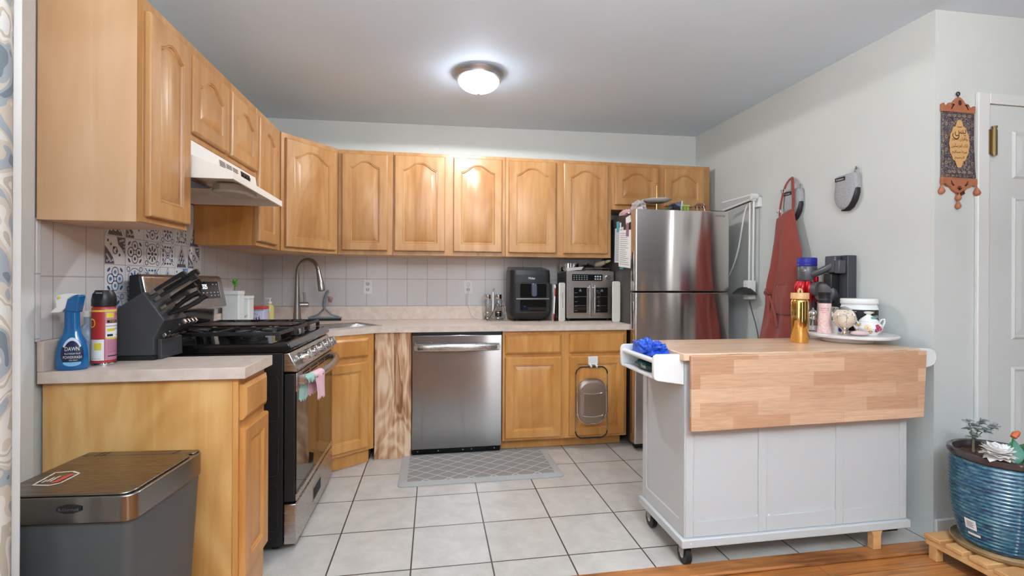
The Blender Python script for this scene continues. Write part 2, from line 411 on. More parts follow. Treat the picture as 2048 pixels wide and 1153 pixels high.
hb = MB().box(3.872, 3.918, YE-.0225, YE-.0185, 1.808, 1.925).cyl((3.895, YE-.026, 1.80), (3.895, YE-.026, 1.932), .0085, n=10).cyl((3.895, YE-.026, 1.932), (3.895, YE-.026, 1.94), .011, n=10)
tag(obj('hinge', hb, M['brass'], door), 'brass hinge')

# ------------------------------------------------------------------ cabinets
def arch_door(x0, x1, z0, z1, yf, arch=True, fw=.056, t=.02, ah=None, bev=.005):
    """raised-panel door, local: front faces -y, back at yf"""
    mb = MB(); n = 20
    ox0, ox1, oz0 = x0+fw, x1-fw, z0+fw
    ah = 0 if not arch else (ah or min(.058, (ox1-ox0)*.21))
    spring = z1-fw*.95-ah
    def top(u):
        k = min(u, 1-u)*2; k = min(1, k*1.12); return spring+ah*(3*k*k-2*k**3)
    def loop(d, y):
        L = []
        for i in range(n+1): L.append((ox0+d+(ox1-ox0-2*d)*i/n, y, oz0+d))
        for i in range(n, -1, -1): L.append((ox0+d+(ox1-ox0-2*d)*i/n, y, top(i/n)-d))
        return L
    def rect(d, y):
        L = [(x0+d+(x1-x0-2*d)*i/n, y, z0+d) for i in range(n+1)]
        return L+[(x0+d+(x1-x0-2*d)*i/n, y, z1-d) for i in range(n, -1, -1)]
    f = yf-t
    loops = [rect(0, yf), rect(0, f+bev*1.6), rect(bev*.5, f+bev*.5), rect(bev*1.4, f),
             loop(0, f), loop(.003, f+.004), loop(.007, f+.003), loop(.010, f+.0095), loop(.0145, f+.0100), loop(.042, f+.0005)]
    k = 2*(n+1); vs = [p for L in loops for p in L]; fs = []
    for a in range(len(loops)-1):
        for i in range(k): fs.append((a*k+i, a*k+(i+1) % k, (a+1)*k+(i+1) % k, (a+1)*k+i))
    for b, rev in ((0, True), ((len(loops)-1)*k, False)):
        for i in range(n): fs.append((b+i, b+i+1, b+k-2-i, b+k-1-i))
    return mb.add(vs, fs)
def slab_front(x0, x1, z0, z1, yf, t=.02, b=.013):
    mb = MB(); f = yf-t
    R = lambda d, y: [(x0+d, y, z0+d), (x1-d, y, z0+d), (x1-d, y, z1-d), (x0+d, y, z1-d)]
    Ls = [R(0, yf), R(0, f+.009), R(.002, f+.007), R(b, f+.0015), R(b+.002, f)]
    vs = [p for L in Ls for p in L]
    fs = [(a*4+i, a*4+(i+1) % 4, (a+1)*4+(i+1) % 4, (a+1)*4+i) for a in range(len(Ls)-1) for i in range(4)]+[(3, 2, 1, 0), (16, 17, 18, 19)]
    return mb.add(vs, fs)
def cabinet(name, label, loc, rotz, wd, dp, z0, z1, doors=(), drawers=(), toe=None, mats=None, group=None, side=None, y0=-.002):
    t = thing(name, label, 'cabinet', loc, rotz, group)
    fm, sm = mats or (M['maple'], M['panel'])
    g = .0008; zb = z0 if toe is None else z0
    obj('body', MB().box(g, wd-g, -dp+.019, y0, zb, z1), sm, t, bevel=.001)
    obj('face_frame', MB().box(g, wd-g, -dp, -dp+.0185, zb, z1), fm, t, bevel=.0015)
    if toe: obj('toe_kick', MB().box(g, wd-g-toe[1], -dp+toe[0], -.02, .001, z0-.0008), fm, t, bevel=.001)
    for d in doors: obj('door', arch_door(d[0], d[1], d[2], d[3], -dp-.0006, d[4]), fm, t, smooth=25)
    for d in drawers: obj('drawer', slab_front(*d, -dp-.0006), fm, t, smooth=25)
    return t
R90 = PI/2; ZT = 2.15
LX = .012
cabinet('upper_cabinet', 'tall maple wall cabinet at the near left, its broad pale side panel facing the camera', (LX, -2.132, 0), R90, .291, .313, 1.392, ZT,
        [(.012, .283, 1.412, 2.108, True)])
cabinet('upper_cabinet', 'short maple wall cabinet with two arched doors above the white range hood', (LX, -1.841, 0), R90, .741, .313, 1.765, ZT,
        [(.008, .350, 1.79, 2.100, True), (.378, .718, 1.79, 2.100, True)])
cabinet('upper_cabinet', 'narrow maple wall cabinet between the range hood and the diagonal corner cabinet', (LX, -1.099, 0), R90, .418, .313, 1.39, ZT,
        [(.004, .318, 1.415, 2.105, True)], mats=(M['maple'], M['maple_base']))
E_ = Vector((.284, .361, 0)).normalized(); ang = math.atan2(E_.y, E_.x)
cc = thing('upper_cabinet', 'diagonal maple corner wall cabinet above the sink faucet', 'cabinet', (.325, -.681, 0), ang)
Ri = Matrix.Rotation(-ang, 4, 'Z') @ Matrix.Translation((-.325, .681, 0))
dl = math.hypot(.284, .361)
obj('body', MB().prism([(.012,-.680),(.3252,-.680),(.6085,-.3195),(.6085,-.012),(.012,-.012)], 'z', 1.39, ZT).xf(Matrix.Translation((0,.016,0)) @ Ri), M['panel'], cc, bevel=.001)
obj('face_frame', MB().box(.003, dl-.003, -.002, .0158, 1.39, ZT), M['maple'], cc, bevel=.0015)
obj('door', arch_door(.030, dl-.032, 1.415, 2.118, -.0026, True), M['maple'], cc, smooth=25)
def up(x0, x1, label, doors, z0=1.39):
    return cabinet('upper_cabinet', label, (x0, -.010, 0), 0.0, x1-x0, .310, z0, ZT, [(a-x0, b-x0, c, d, True) for a, b, c, d in doors])
up(.6095, .996, 'maple wall cabinet with a single arched door right of the diagonal corner cabinet', [(.637, .959, 1.42, 2.122)])
up(.996, 1.833, 'wide maple wall cabinet with two arched doors above the dishwasher', [(1.008, 1.375, 1.42, 2.126), (1.437, 1.805, 1.42, 2.126)])
up(1.833, 2.68, 'wide maple wall cabinet with two arched doors above the air fryer and toaster oven', [(1.857, 2.227, 1.42, 2.124), (2.288, 2.649, 1.42, 2.124)])
up(2.68, 3.53, 'short maple wall cabinet with two arched doors above the refrigerator', [(2.708, 3.077, 1.813, 2.120), (3.127, 3.472, 1.813, 2.120)], 1.775)
BM = (M['maple_base'], M['panel_base'])
cabinet('base_cabinet', 'maple base cabinet with one drawer and one door, its plain side behind the trash can', (LX, -2.104, 0), R90, .262, .603, .001, .8505,
        [(.012, .257, .135, .668, False)], [(.012, .245, .70, .826)], None, BM)
# diagonal sink base
sb = thing('sink_base_cabinet', 'diagonal maple sink cabinet between the range and the bare plywood panel', 'cabinet', (.615, -.87, 0), math.atan2(.21, .29))
a2 = math.atan2(.21, .29); Ri = Matrix.Rotation(-a2, 4, 'Z') @ Matrix.Translation((-.615, .87, 0)); dl = math.hypot(.21, .29)
sbody = MB().prism([(.03,-.925),(.615,-.925),(.615,-.87),(.905,-.66),(.905,-.03),(.03,-.03)], 'z', .09, .705)
obj('body', sbody.xf(Matrix.Translation((0,.0185,0)) @ Ri), M['panel_base'], sb)
obj('face_frame', MB().box(.0, dl, 0, .018, .09, .8505), M['maple_base'], sb, bevel=.0015)
obj('false_drawer_front', slab_front(.012, dl-.045, .705, .826, -.0006), M['maple_base'], sb, smooth=25)
obj('door', arch_door(.012, dl-.045, .115, .672, -.0006, False), M['maple_base'], sb, smooth=25)
obj('toe_kick', MB().box(0, dl-.02, .03, .05, .001, .089), M['maple_base'], sb)
pl = MB().box(.9065, 1.147, -.627, -.615, .001, .8505)
tag(obj('plywood_panel', pl, M['ply'], loc=(1.03, -.615, 0)), 'bare stained plywood panel standing between the sink cabinet and the dishwasher', 'panel')
cabinet('base_cabinet', 'wide maple base cabinet with two drawers and two doors right of the dishwasher', (1.771, -.03, 0), 0.0, .92, .585, .078, .8505,
        [(.019, .424, .095, .666, False), (.485, .900, .095, .666, False)], [(.019, .424, .688, .826), (.485, .900, .688, .826)], (.07, .02), BM)
# worktops
ct = MB().prism([(.012,-2.124),(.645,-2.124),(.645,-1.838),(.012,-1.838)], 'z', .852, .892)
t = thing('countertop', 'short beige laminate worktop under the knife block and spray bottles', 'countertop', (.3, -1.98, .852))
obj('worktop', ct, M['counter'], t, bevel=.0015)
obj('upstand', MB().box(.0110, .031, -2.124, -1.838, .8925, .992), M['counter'], t, bevel=.0015)
t = thing('countertop', 'long beige laminate worktop bending around the corner sink under the back wall', 'countertop', (1.7, -.4, .852))
# sink frame (local e,n): hole cut by building the worktop around it
ev = Vector((.81, .586, 0)); nv = Vector((-.586, .81, 0)); SM = Vector((.785, -.756, 0))
def sk(e, n, z): p = SM+ev*e+nv*n; return (p.x, p.y, z)
outer = [(.645,-.925),(.645,-.857),(.925,-.655),(.97,-.645),(2.708,-.645),(2.708,-.0105),(.0105,-.0105),(.0105,-.925)]
h = [sk(-.235,.075,0)[:2], sk(.235,.075,0)[:2], sk(.235,.395,0)[:2], sk(-.235,.395,0)[:2]]
bm = bmesh.new()
ov = [bm.verts.new((x, y, .892)) for x, y in outer]; hv = [bm.verts.new((x, y, .892)) for x, y in h]
ed = [bm.edges.new((L[i], L[(i+1) % len(L)])) for L in (ov, hv) for i in range(len(L))]
bmesh.ops.triangle_fill(bm, edges=ed, use_beauty=True)
bm.verts.index_update()
top_v = [tuple(v.co) for v in bm.verts]; top_f = [[v.index for v in f.verts] for f in bm.faces]; bm.free()
mb = MB(); mb.add(top_v, top_f); nb = len(top_v)
mb.add([(x, y, .852) for x, y, z in top_v], top_f)
for L, st in ((outer, 0), (h, len(outer))):
    k = len(L)
    for i in range(k): mb.f.append([st+i, st+(i+1) % k, nb+st+(i+1) % k, nb+st+i]); mb.m.append(0)
obj('worktop', mb, M['counter'], t)
up_ = MB().box(.0315, 2.70, -.0305, -.0108, .8925, .997).box(.0110, .031, -.925, -.0108, .8925, .997)
obj('upstand', up_, M['counter'], t, bevel=.0015)
# sink
s = thing('sink', 'stainless steel corner sink set into the beige worktop', 'sink', sk(0, .235, .892))
mb = MB(); R1 = [(-.25,.06),(.25,.06),(.25,.41),(-.25,.41)]
def ring(d, z): return [sk(e-math.copysign(d, e), n+(d if n < .2 else -d), z) for e, n in R1]
rs = [ring(0, .8925), ring(.003, .8955), ring(.022, .8955), ring(.028, .890), ring(.05, .72)]
for a, b in zip(rs, rs[1:]): mb.add(a+b, [(i, (i+1) % 4, 4+(i+1) % 4, 4+i) for i in range(4)])
mb.add(rs[-1], [(0, 1, 2, 3)])
obj('basin', mb, M['steel_x'], s, smooth=0)
obj('drain', MB().lathe([(.04, 0), (.045, .004), (.03, .002), (.0005, .001)], sk(0, .235, .7205), 20), M['chrome'], s)
# outlets
def outlet(x0, label, upper_used):
    o = thing('wall_outlet', label, 'outlet', (x0, -.010, 1.152))
    obj('cover_plate', MB().box(x0-.036, x0+.036, -.0165, -.0105, 1.097, 1.21), M['white'], o, bevel=.002)
    for zc in (1.175, 1.131):
        obj('receptacle', MB().rbox(x0-.017, x0+.017, -.019, -.0167, zc-.015, zc+.015, .012, 'y'), M['trim'], o)
        obj('slots', MB().box(x0-.009, x0-.006, -.0195, -.0188, zc-.004, zc+.008).box(x0+.005, x0+.008, -.0195, -.0188, zc-.004, zc+.008).cyl((x0, -.0195, zc-.009), (x0, -.0188, zc-.009), .003, n=8), M['black_ink'], o)
    return o
outlet(.779, 'white wall outlet on the tiles right of the faucet with nothing plugged in', False)
outlet(1.573, 'white wall outlet with a plug and pale cord left of the air fryer', True)
pl = MB().box(1.559, 1.587, -.034, -.0202, 1.163, 1.188)
pts = [(1.573, -.034, 1.166), (1.571, -.045, 1.14), (1.568, -.046, 1.09), (1.575, -.045, 1.0), (1.60, -.06, .92), (1.64, -.09, .8965), (1.72, -.10, .8965), (1.80, -.07, .8965), (1.87, -.045, .8965)]
t = thing('power_cord', 'thin pale cord hanging from the wall outlet left of the air fryer', 'cord', (1.573, -.02, 1.17))
obj('plug', pl, M['white'], t, bevel=.004); obj('cable', MB().tube(pts, .0028, 6), M['trim'], t, sub=1)

# patterned tile panel behind the range
t = thing('patterned_tile_panel', 'blue and white patterned tile panel on the wall behind the range', 'tiles', (.010, -1.45, 1.0))
PX = .0108
obj('backing', MB().box(.0102, PX, -1.803, -1.012, .90, 1.60), mat('glazed_white_tile', (226, 224, 224), .25), t)
ink = [mat('tile_navy_ink', (58, 84, 136), .3), mat('tile_blue_ink', (70, 128, 184), .3), mat('tile_charcoal_ink', (84, 82, 94), .3), mat('tile_white_paint', (226, 224, 224), .3)]
mp = MB(); pm = plane_map((PX+.0006, -1.803, .90), (0, 1, 0), (0, 0, 1)); T = .129
def disc(cx, cy, r, m, n=10, sx=1, rot=0):
    flat_poly(mp, [(cx+r*sx*math.cos(2*PI*i/n)*math.cos(rot)-r*math.sin(2*PI*i/n)*math.sin(rot), cy+r*sx*math.cos(2*PI*i/n)*math.sin(rot)+r*math.sin(2*PI*i/n)*math.cos(rot)) for i in range(n)], pm, m)
def ringp(cx, cy, r0, r1, m, n=18, a0=0, a1=2*PI):
    for i in range(n):
        p, q = a0+(a1-a0)*i/n, a0+(a1-a0)*(i+1)/n
        flat_poly(mp, [(cx+r0*math.cos(p), cy+r0*math.sin(p)), (cx+r1*math.cos(p), cy+r1*math.sin(p)), (cx+r1*math.cos(q), cy+r1*math.sin(q)), (cx+r0*math.cos(q), cy+r0*math.sin(q))], pm, m)
def bar(xa, ya, xb, yb, wd, m):
    d = Vector((xb-xa, yb-ya)); n_ = Vector((-d.y, d.x)).normalized()*wd/2
    flat_poly(mp, [(xa+n_.x, ya+n_.y), (xb+n_.x, yb+n_.y), (xb-n_.x, yb-n_.y), (xa-n_.x, ya-n_.y)], pm, m)
rt = random.Random(4); wd_ = []
for i in range(6):
    for j in range(6):
        x0, y0 = i*T+.002, j*T*.9+.01; c = (x0+T/2, y0+T*.45)
        if y0+T*.9 > .70: continue
        kind = (i*2+j*3) % 5; m = 0 if j < 3 else (2 if rt.random() < .6 else 0); m2 = 1 if j < 3 else 2
        if kind == 0:
            for k in range(4):
                a = PI/4+k*PI/2; bar(c[0]+.018*math.cos(a), c[1]+.018*math.sin(a), c[0]+.075*math.cos(a), c[1]+.07*math.sin(a), .004, m)
                a += .22; bar(c[0]+.03*math.cos(a), c[1]+.03*math.sin(a), c[0]+.066*math.cos(a), c[1]+.06*math.sin(a), .003, m)
                a = k*PI/2
                for e in (-.022, 0, .022): disc(c[0]+.04*math.cos(a)-e*math.sin(a), c[1]+.04*math.sin(a)+e*math.cos(a), .009, m2 if e else m, 8, .6, a)
            ringp(*c, .011, .015, m); disc(*c, .006, m)
        elif kind == 1:
            for k in range(4):
                a = k*PI/2; ringp(c[0]+.028*math.cos(a), c[1]+.028*math.sin(a), .018, .022, m); disc(c[0]+.028*math.cos(a), c[1]+.028*math.sin(a), .008, m2)
            for k in range(4): a = PI/4+k*PI/2; disc(c[0]+.055*math.cos(a), c[1]+.052*math.sin(a), .012, m, 8, .5, a)
        elif kind == 2:
            flat_poly(mp, [(x0+.018, y0+.004), (x0+T-.018, y0+.004), (x0+T/2, y0+T*.78)], pm, m2); bar(x0+.004, y0+.004, x0+T/2, y0+T*.88, .0022, m); bar(x0+T-.004, y0+.004, x0+T/2, y0+T*.88, .0022, m)
            for q in ((.3, .18), (.5, .18), (.7, .18), (.4, .38), (.6, .38), (.5, .58)): wd_.append((x0+T*q[0], y0+T*q[1]*.85+.008, .0075)); wd_.append((x0+T*q[0]+.009, y0+T*q[1]*.85+.017, .004))
        elif kind == 3:
            for k in range(8):
                a = k*PI/4; disc(c[0]+.026*math.cos(a), c[1]+.026*math.sin(a), .013, m if k % 2 else m2, 8, .45, a+PI/2)
            ringp(*c, .045, .048, m, 20); disc(*c, .009, m)
            for k in range(4): a = PI/4+k*PI/2; ringp(c[0]+.062*math.cos(a), c[1]+.06*math.sin(a), .008, .012, m, 10)
        else:
            flat_poly(mp, [(x0+.003, y0+.003), (x0+.06, y0+.003), (x0+.05, y0+.03), (x0+.03, y0+.05), (x0+.003, y0+.075)], pm, m)
            flat_poly(mp, [(x0+T-.003, y0+T*.88), (x0+T-.055, y0+T*.88), (x0+T-.045, y0+T*.65), (x0+T-.02, y0+T*.5), (x0+T-.003, y0+T*.35)], pm, m2)
            ringp(c[0], c[1], .012, .016, 0, 12)
            for k in range(4): wd_ += [(x0+.014+.011*k, y0+.014+.004*(k % 2), .0045), (x0+.012+.006*k, y0+.040-.006*k, .0045), (x0+T-.014-.008*k, y0+T*.80-.002*k, .0045), (x0+T-.010, y0+T*.70-.014*k, .004)]
            for k in range(5): disc(x0+.02+.018*k, y0+T*.75-.014*k, .006, m, 8)
        bar(x0, y0, x0+T, y0, .0012, 2); bar(x0, y0, x0, y0+T*.9, .0012, 2)
pm = plane_map((PX+.0011, -1.803, .90), (0, 1, 0), (0, 0, 1))
for a, b, r in wd_: disc(a, b, r, 3, 8)
pm = plane_map((PX+.0015, -1.803, .90), (0, 1, 0), (0, 0, 1))
for a, b, r in wd_: disc(a, b, r*.4, 2, 6)
obj('printed_pattern', mp, ink, t, smooth=0)
# ------------------------------------------------------------------ ceiling light
LXY = (1.557, -1.04); lz = cz(*LXY)
t = thing('ceiling_light', 'round flush ceiling light with a ribbed glass dome and grey metal rim', 'lamp', (LXY[0], LXY[1], lz))
pan = MB().lathe([(.05, -.002), (.152, -.002), (.155, -.010), (.150, -.018), (.144, -.022), (.136, -.040), (.122, -.046), (.112, -.040), (.05, -.03)], (*LXY, lz), 48)
obj('rim', pan, mat('grey_metal_rim', (196, 202, 210), .35, 1.0), t, smooth=40)
prof = [(.122*math.cos(PI/2*i/12)+.001, -.040-.072*math.sin(PI/2*i/12)) for i in range(13)]
dome = MB().lathe(prof, (*LXY, lz), 64)
dome.v = [((x-LXY[0])*(1+.012*math.cos(32*math.atan2(y-LXY[1], x-LXY[0])))+LXY[0], (y-LXY[1])*(1+.012*math.cos(32*math.atan2(y-LXY[1], x-LXY[0])))+LXY[1], z) for x, y, z in dome.v]
obj('glass_dome', dome, glow('lit_ribbed_glass', (232, 241, 255), 36.0), t, smooth=180)
spot_light('ceiling_bulb', (LXY[0], LXY[1], lz-.134), 36, .03, (.97, .98, .98), 179, .04)
obj('finial', MB().lathe([(.0005, -.128), (.009, -.126), (.013, -.119), (.012, -.111), (.0005, -.110)], (*LXY, lz), 16), mat('white_finial', (225, 225, 225), .3), t)

# ------------------------------------------------------------------ range hood
t = thing('range_hood', 'white under-cabinet range hood above the gas range', 'hood', (LX, -1.46, 1.61))
ya, yb = -1.834, -1.104
def hs(y, xf): return [(.012, y, 1.763), (.324, y, 1.763), (.332, y, 1.70), (xf, y, 1.637), (xf, y, 1.607), (.012, y, 1.607)]
A = hs(ya, .492); B = hs(yb, .462); mb = MB()
mb.add(A+B, [(0, 1, 7, 6), (1, 2, 8, 7), (2, 3, 9, 8), (3, 4, 10, 9), (5, 0, 6, 11), tuple(range(6)), tuple(range(11, 5, -1))])
inn = [(.02, ya+.008, 1.607), (.482, ya+.008, 1.607), (.452, yb-.008, 1.607), (.02, yb-.008, 1.607)]
inn2 = [(x, y, 1.66 if x < .1 else 1.642) for x, y, z in inn]
b0 = len(mb.v); mb.add(inn+inn2, [(0, 1, 5, 4), (1, 2, 6, 5), (2, 3, 7, 6), (3, 0, 4, 7), (4, 5, 6, 7)])
mb.f += [[4, 10, b0+2, b0+1], [5, 4, b0+1, b0], [11, 5, b0, b0+3], [10, 11, b0+3, b0+2]]; mb.m += [0]*4
obj('body', mb, M['hoodwhite'], t, smooth=0)
def hp(y, z): return .3245+(1.763-z)*.127+.0006
mb = MB()
for q in range(3):
    for r in range(6):
        z = 1.746-r*.0075; y0 = -1.56+q*.073
        mb.add([(hp(0, z), y0, z), (hp(0, z), y0+.062, z), (hp(0, z-.0038), y0+.062, z-.0038), (hp(0, z-.0038), y0, z-.0038)], [(0, 1, 2, 3)])
obj('vent_slots', mb, M['black_ink'], t, smooth=0)
obj('control_panel', MB().add([(hp(0, 1.752), -1.315, 1.752), (hp(0, 1.752), -1.195, 1.752), (hp(0, 1.712), -1.195, 1.712), (hp(0, 1.712), -1.315, 1.712)], [(0, 1, 2, 3)]), M['blk_soft'], t, smooth=0)
mb = MB()
for q in (-1.30, -1.265, -1.228): mb.box(hp(0, 1.737), hp(0, 1.737)+.006, q, q+.022, 1.727, 1.738)
obj('switches', mb, M['gasket'], t)
mb = MB().box(.05, .26, -1.80, -1.47, 1.632, 1.637)
for k in range(26): mb.tube([(.055, -1.795+k*.0125, 1.631), (.255, -1.785+k*.0125 if k < 25 else -1.48, 1.629)], .0028, 5)
obj('grease_filter', mb, M['nickel'], t)
mb = MB().prism([(.29, -1.55), (.34, -1.585), (.40, -1.58), (.435, -1.53), (.435, -1.40), (.40, -1.36), (.33, -1.37), (.29, -1.42)], 'z', 1.598, 1.640)
obj('lamp_cover', mb, mat('frosted_plastic', (222, 218, 212), .4, trans=.3), t, bevel=.012, seg=3)

# ------------------------------------------------------------------ gas range
RY0, RY1 = -1.698, -.932
t = thing('gas_range', 'freestanding stainless gas range with black cooktop and oven window', 'stove', (.35, -1.315, 0))
obj('body', MB().box(.035, .645, RY0, RY1, .03, .8795), M['blk_side'], t, bevel=.003)
mb = MB()
for a, b in ((.10, .30), (.34, .54), (.58, .78)):
    mb.tube([(.645-.25, RY0-.0005, b), (.615, RY0-.0005, b), (.625, RY0-.0005, b-.02), (.625, RY0-.0005, a+.02), (.615, RY0-.0005, a), (.645-.25, RY0-.0005, a)], .003, 6)
obj('side_embossing', mb, M['blk_side'], t)
ck = MB().prism([(.035, .880), (.655, .880), (.674, .886), (.680, .898), (.664, .926), (.62, .930), (.60, .922), (.035, .922)], 'y', RY0-.004, RY1+.004)
obj('cooktop', ck, M['blk'], t, bevel=.004)
obj('knob_panel', MB().prism([(.646, .8785), (.670, .8785), (.708, .800), (.702, .794), (.646, .794)], 'y', RY0, RY1), M['steel_x'], t, bevel=.004)
nrm = Vector((.092, 0, .04)).normalized()
for k, y in enumerate((-1.575, -1.455, -1.315, -1.175, -1.055)):
    c = Vector((.690, y, .838))
    kb = MB().lathe([(.028, 0), (.028, .007), (.024, .012), (.022, .038), (.018, .041), (.0005, .041)], c, 20, axis=nrm)
    st = len(kb.v); kb.box(-.008, .008, -.025, .025, .02, .052); kb.xf(Matrix.Translation(c) @ nrm.to_track_quat('Z', 'Y').to_matrix().to_4x4(), st)
    obj('knob', kb, M['steel_x'], t, bevel=.002)
od = obj('oven_door', MB().box(.648, .694, RY0+.004, RY1-.004, .222, .786), M['blk_side'], t, bevel=.004)
obj('window', MB().box(.6945, .699, RY0+.012, RY1-.012, .252, .705), M['dglass'], od, bevel=.001)
mb = MB().box(.6945, .7015, RY0+.006, RY1-.006, .7055, .788)
obj('top_trim', mb, M['steel_x'], od, bevel=.002)
mb = MB()
for z in (.772, .757):
    for k in range(4): mb.box(.7014, .7022, -1.60+k*.15, -1.60+k*.15+.12, z-.004, z+.003)
obj('air_slots', mb, M['black_ink'], od)
obj('bottom_trim', MB().box(.6945, .7015, RY0+.006, RY1-.006, .224, .2515), M['steel_x'], od, bevel=.002)
hpts = [(.712+.050*math.sin(PI*i/14)**.55, -1.655+.70*i/14, .752) for i in range(15)]
hd = MB().tube(hpts, [.0195]*15, 12)
for y in (-1.655, -.955): hd.box(.7016, .728, y-.016, y+.016, .733, .772)
obj('handle', hd, M['steel_x'], od, bevel=.002)
dw_ = obj('drawer', MB().box(.648, .700, RY0+.004, RY1-.004, .035, .212), M['steel_x'], t, bevel=.004)
obj('pull_recess', MB().box(.6995, .7012, -1.40, -1.23, .085, .165), M['nickel'], dw_)
obj('recess_pocket', MB().box(.7012, .7018, -1.392, -1.238, .092, .148), M['gasket'], dw_)
for x, y in ((.08, RY0+.06), (.60, RY0+.06), (.08, RY1-.06), (.60, RY1-.06)):
    obj('leg', MB().cyl((x, y, .0005), (x, y, .031), .018, n=12), M['blk_soft'], t)
# back guard
bg = obj('backguard', MB().prism([(.036, .9225), (.050, .9225), (.058, 1.035), (.040, 1.06), (.036, 1.19)], 'y', RY0+.02, RY1-.02), M['blk'], t, bevel=.003)
pnl = MB().prism([(.059, 1.030), (.112, 1.046), (.116, 1.060), (.085, 1.212), (.070, 1.222), (.0405, 1.216), (.0405, 1.066)], 'y', RY0+.012, RY1-.006)
obj('control_console', pnl, M['steel_x'], bg, bevel=.006, seg=3)
obj('end_cap', MB().prism([(.0385, 1.07), (.105, 1.056), (.079, 1.213), (.068, 1.220), (.0385, 1.214)], 'y', RY0, RY0+.0115), M['blk_soft'], bg, bevel=.004)
def cons(y, z, d=.0): # point on the slanted console face
    k = (z-1.060)/(1.212-1.060); return Vector((.116-.031*k+.0012+d, y, z+.0002))
mb = MB().add([cons(-1.245, 1.098), cons(-1.0, 1.098), cons(-1.0, 1.190), cons(-1.245, 1.190)], [(0, 1, 2, 3)])
obj('display_glass', mb, M['dglass'], bg, smooth=0)
mb = MB()
for q in ((-1.002, -.997, 1.097, 1.191),): mb.add([cons(q[0], q[2], .001), cons(q[1], q[2], .001), cons(q[1], q[3], .001), cons(q[0], q[3], .001)], [(0, 1, 2, 3)])
tm = text_mb([('325', -1.165, 1.163, .052, .024)], lambda x, y: cons(x, y, .0012))
obj('clock_digits', tm, glow('clock_white', (235, 245, 255), 2.2), bg, smooth=0)
for r, z in enumerate((1.172, 1.128, 1.112)):
    for k in range(5 if r else 2):
        y = (-1.075 if not r else -1.20)+k*.042; mb.add([cons(y, z, .001), cons(y+.014, z, .001), cons(y+.014, z+.005, .001), cons(y, z+.005, .001)], [(0, 1, 2, 3)])
obj('button_marks', mb, mat('console_marks', (190, 192, 196), .5), bg, smooth=0)
# burners and grates
for x, y, r in ((.18, -1.56, .036), (.48, -1.56, .045), (.33, -1.315, .055), (.18, -1.07, .040), (.48, -1.07, .045)):
    obj('burner', MB().lathe([(r+.012, .9225), (r+.012, .930), (r, .932), (r, .940), (r-.006, .944), (.0005, .944)], (x, y, 0), 24), M['iron'], t)
def grate(y0, y1):
    mb = MB(); zt, b = .970, .0075
    x0, x1 = .075, .625
    for y in (y0+b, y1-b): mb.box(x0, x1, y-b, y+b, zt-.016, zt)
    for x in (x0+b, (x0+x1)/2, x1-b): mb.box(x-b, x+b, y0+2*b, y1-2*b, zt-.016, zt-.001)
    yc = (y0+y1)/2
    for xc in (.20, .49):
        for k in range(8):
            a = k*PI/4+.2; L = .105 if k % 2 else .085
            p = Vector((xc+.028*math.cos(a), yc+.028*math.sin(a), zt-.003)); q = Vector((xc+L*math.cos(a), max(y0+b, min(y1-b, yc+L*math.sin(a))), zt-.006))
            mb.tube([p, (p+q)/2+Vector((0, 0, .002)), q], [.0045, .0055, .006], 6)
    for x in (x0+b, x1-b):
        for y in (y0+b, y1-b): mb.box(x-.010, x+.010, y-.0075, y+.0075, .923 if x < .6 else .9305, zt-.015)
    return mb
for a, b in ((-1.685, -1.445), (-1.435, -1.195), (-1.185, -.945)): obj('grate', grate(a, b), M['iron'], t, bevel=.002)
obj('griddle', MB().rbox(.13, .60, -1.405, -1.225, .9705, .978, .05, 'z', 6), mat('seasoned_griddle', (62, 44, 38), .3, .4), t, bevel=.003)
# towels on the oven handle
def towel(name, label, y0, y1, zb1, zb2, m, seed):
    rr = random.Random(seed)
    def fn(u, v):
        y = y0+(y1-y0)*u+.006*math.sin(7*v+seed)
        L1, L2 = .752-zb1, .752-zb2; tot = L1+L2+.06; s = v*tot
        hx = .712+.050*math.sin(PI*max(0, min(1, (y+1.655)/.70)))**.55
        wob = .004*math.sin(u*9+seed+v*6)
        scal = .006*math.sin(u*22) if v > .9 else 0
        if s < L1: x, z = hx+.0195+wob, zb1+s+(.006*math.sin(u*25) if v < .1 else 0)
        elif s < L1+.06:
            a = (s-L1)/.06*PI; x, z = hx+.0195*math.cos(a), .752+.0195*math.sin(a)
        else: x, z = hx-.0195-.3*wob, .752-(s-L1-.06)+scal
        return (x, y, z)
    o = obj(name, MB().grid(fn, 22, 44), m, loc=((.75), (y0+y1)/2, .74), solid=.003, smooth=180)
    return tag(o, label, 'towel', 'small towels on the oven handle')
towel('dish_cloth', 'small pink cloth hanging over the oven door handle', -1.585, -1.480, .640, .66, mat('pink_terry', (232, 190, 200), .95, bump=.5, bscale=300), 1.0)
towel('dish_cloth', 'small mint green cloth hanging over the oven handle beside the pink one', -1.655, -1.592, .738, .655, mat('mint_terry', (160, 192, 180), .95, bump=.5, bscale=300), 2.3)

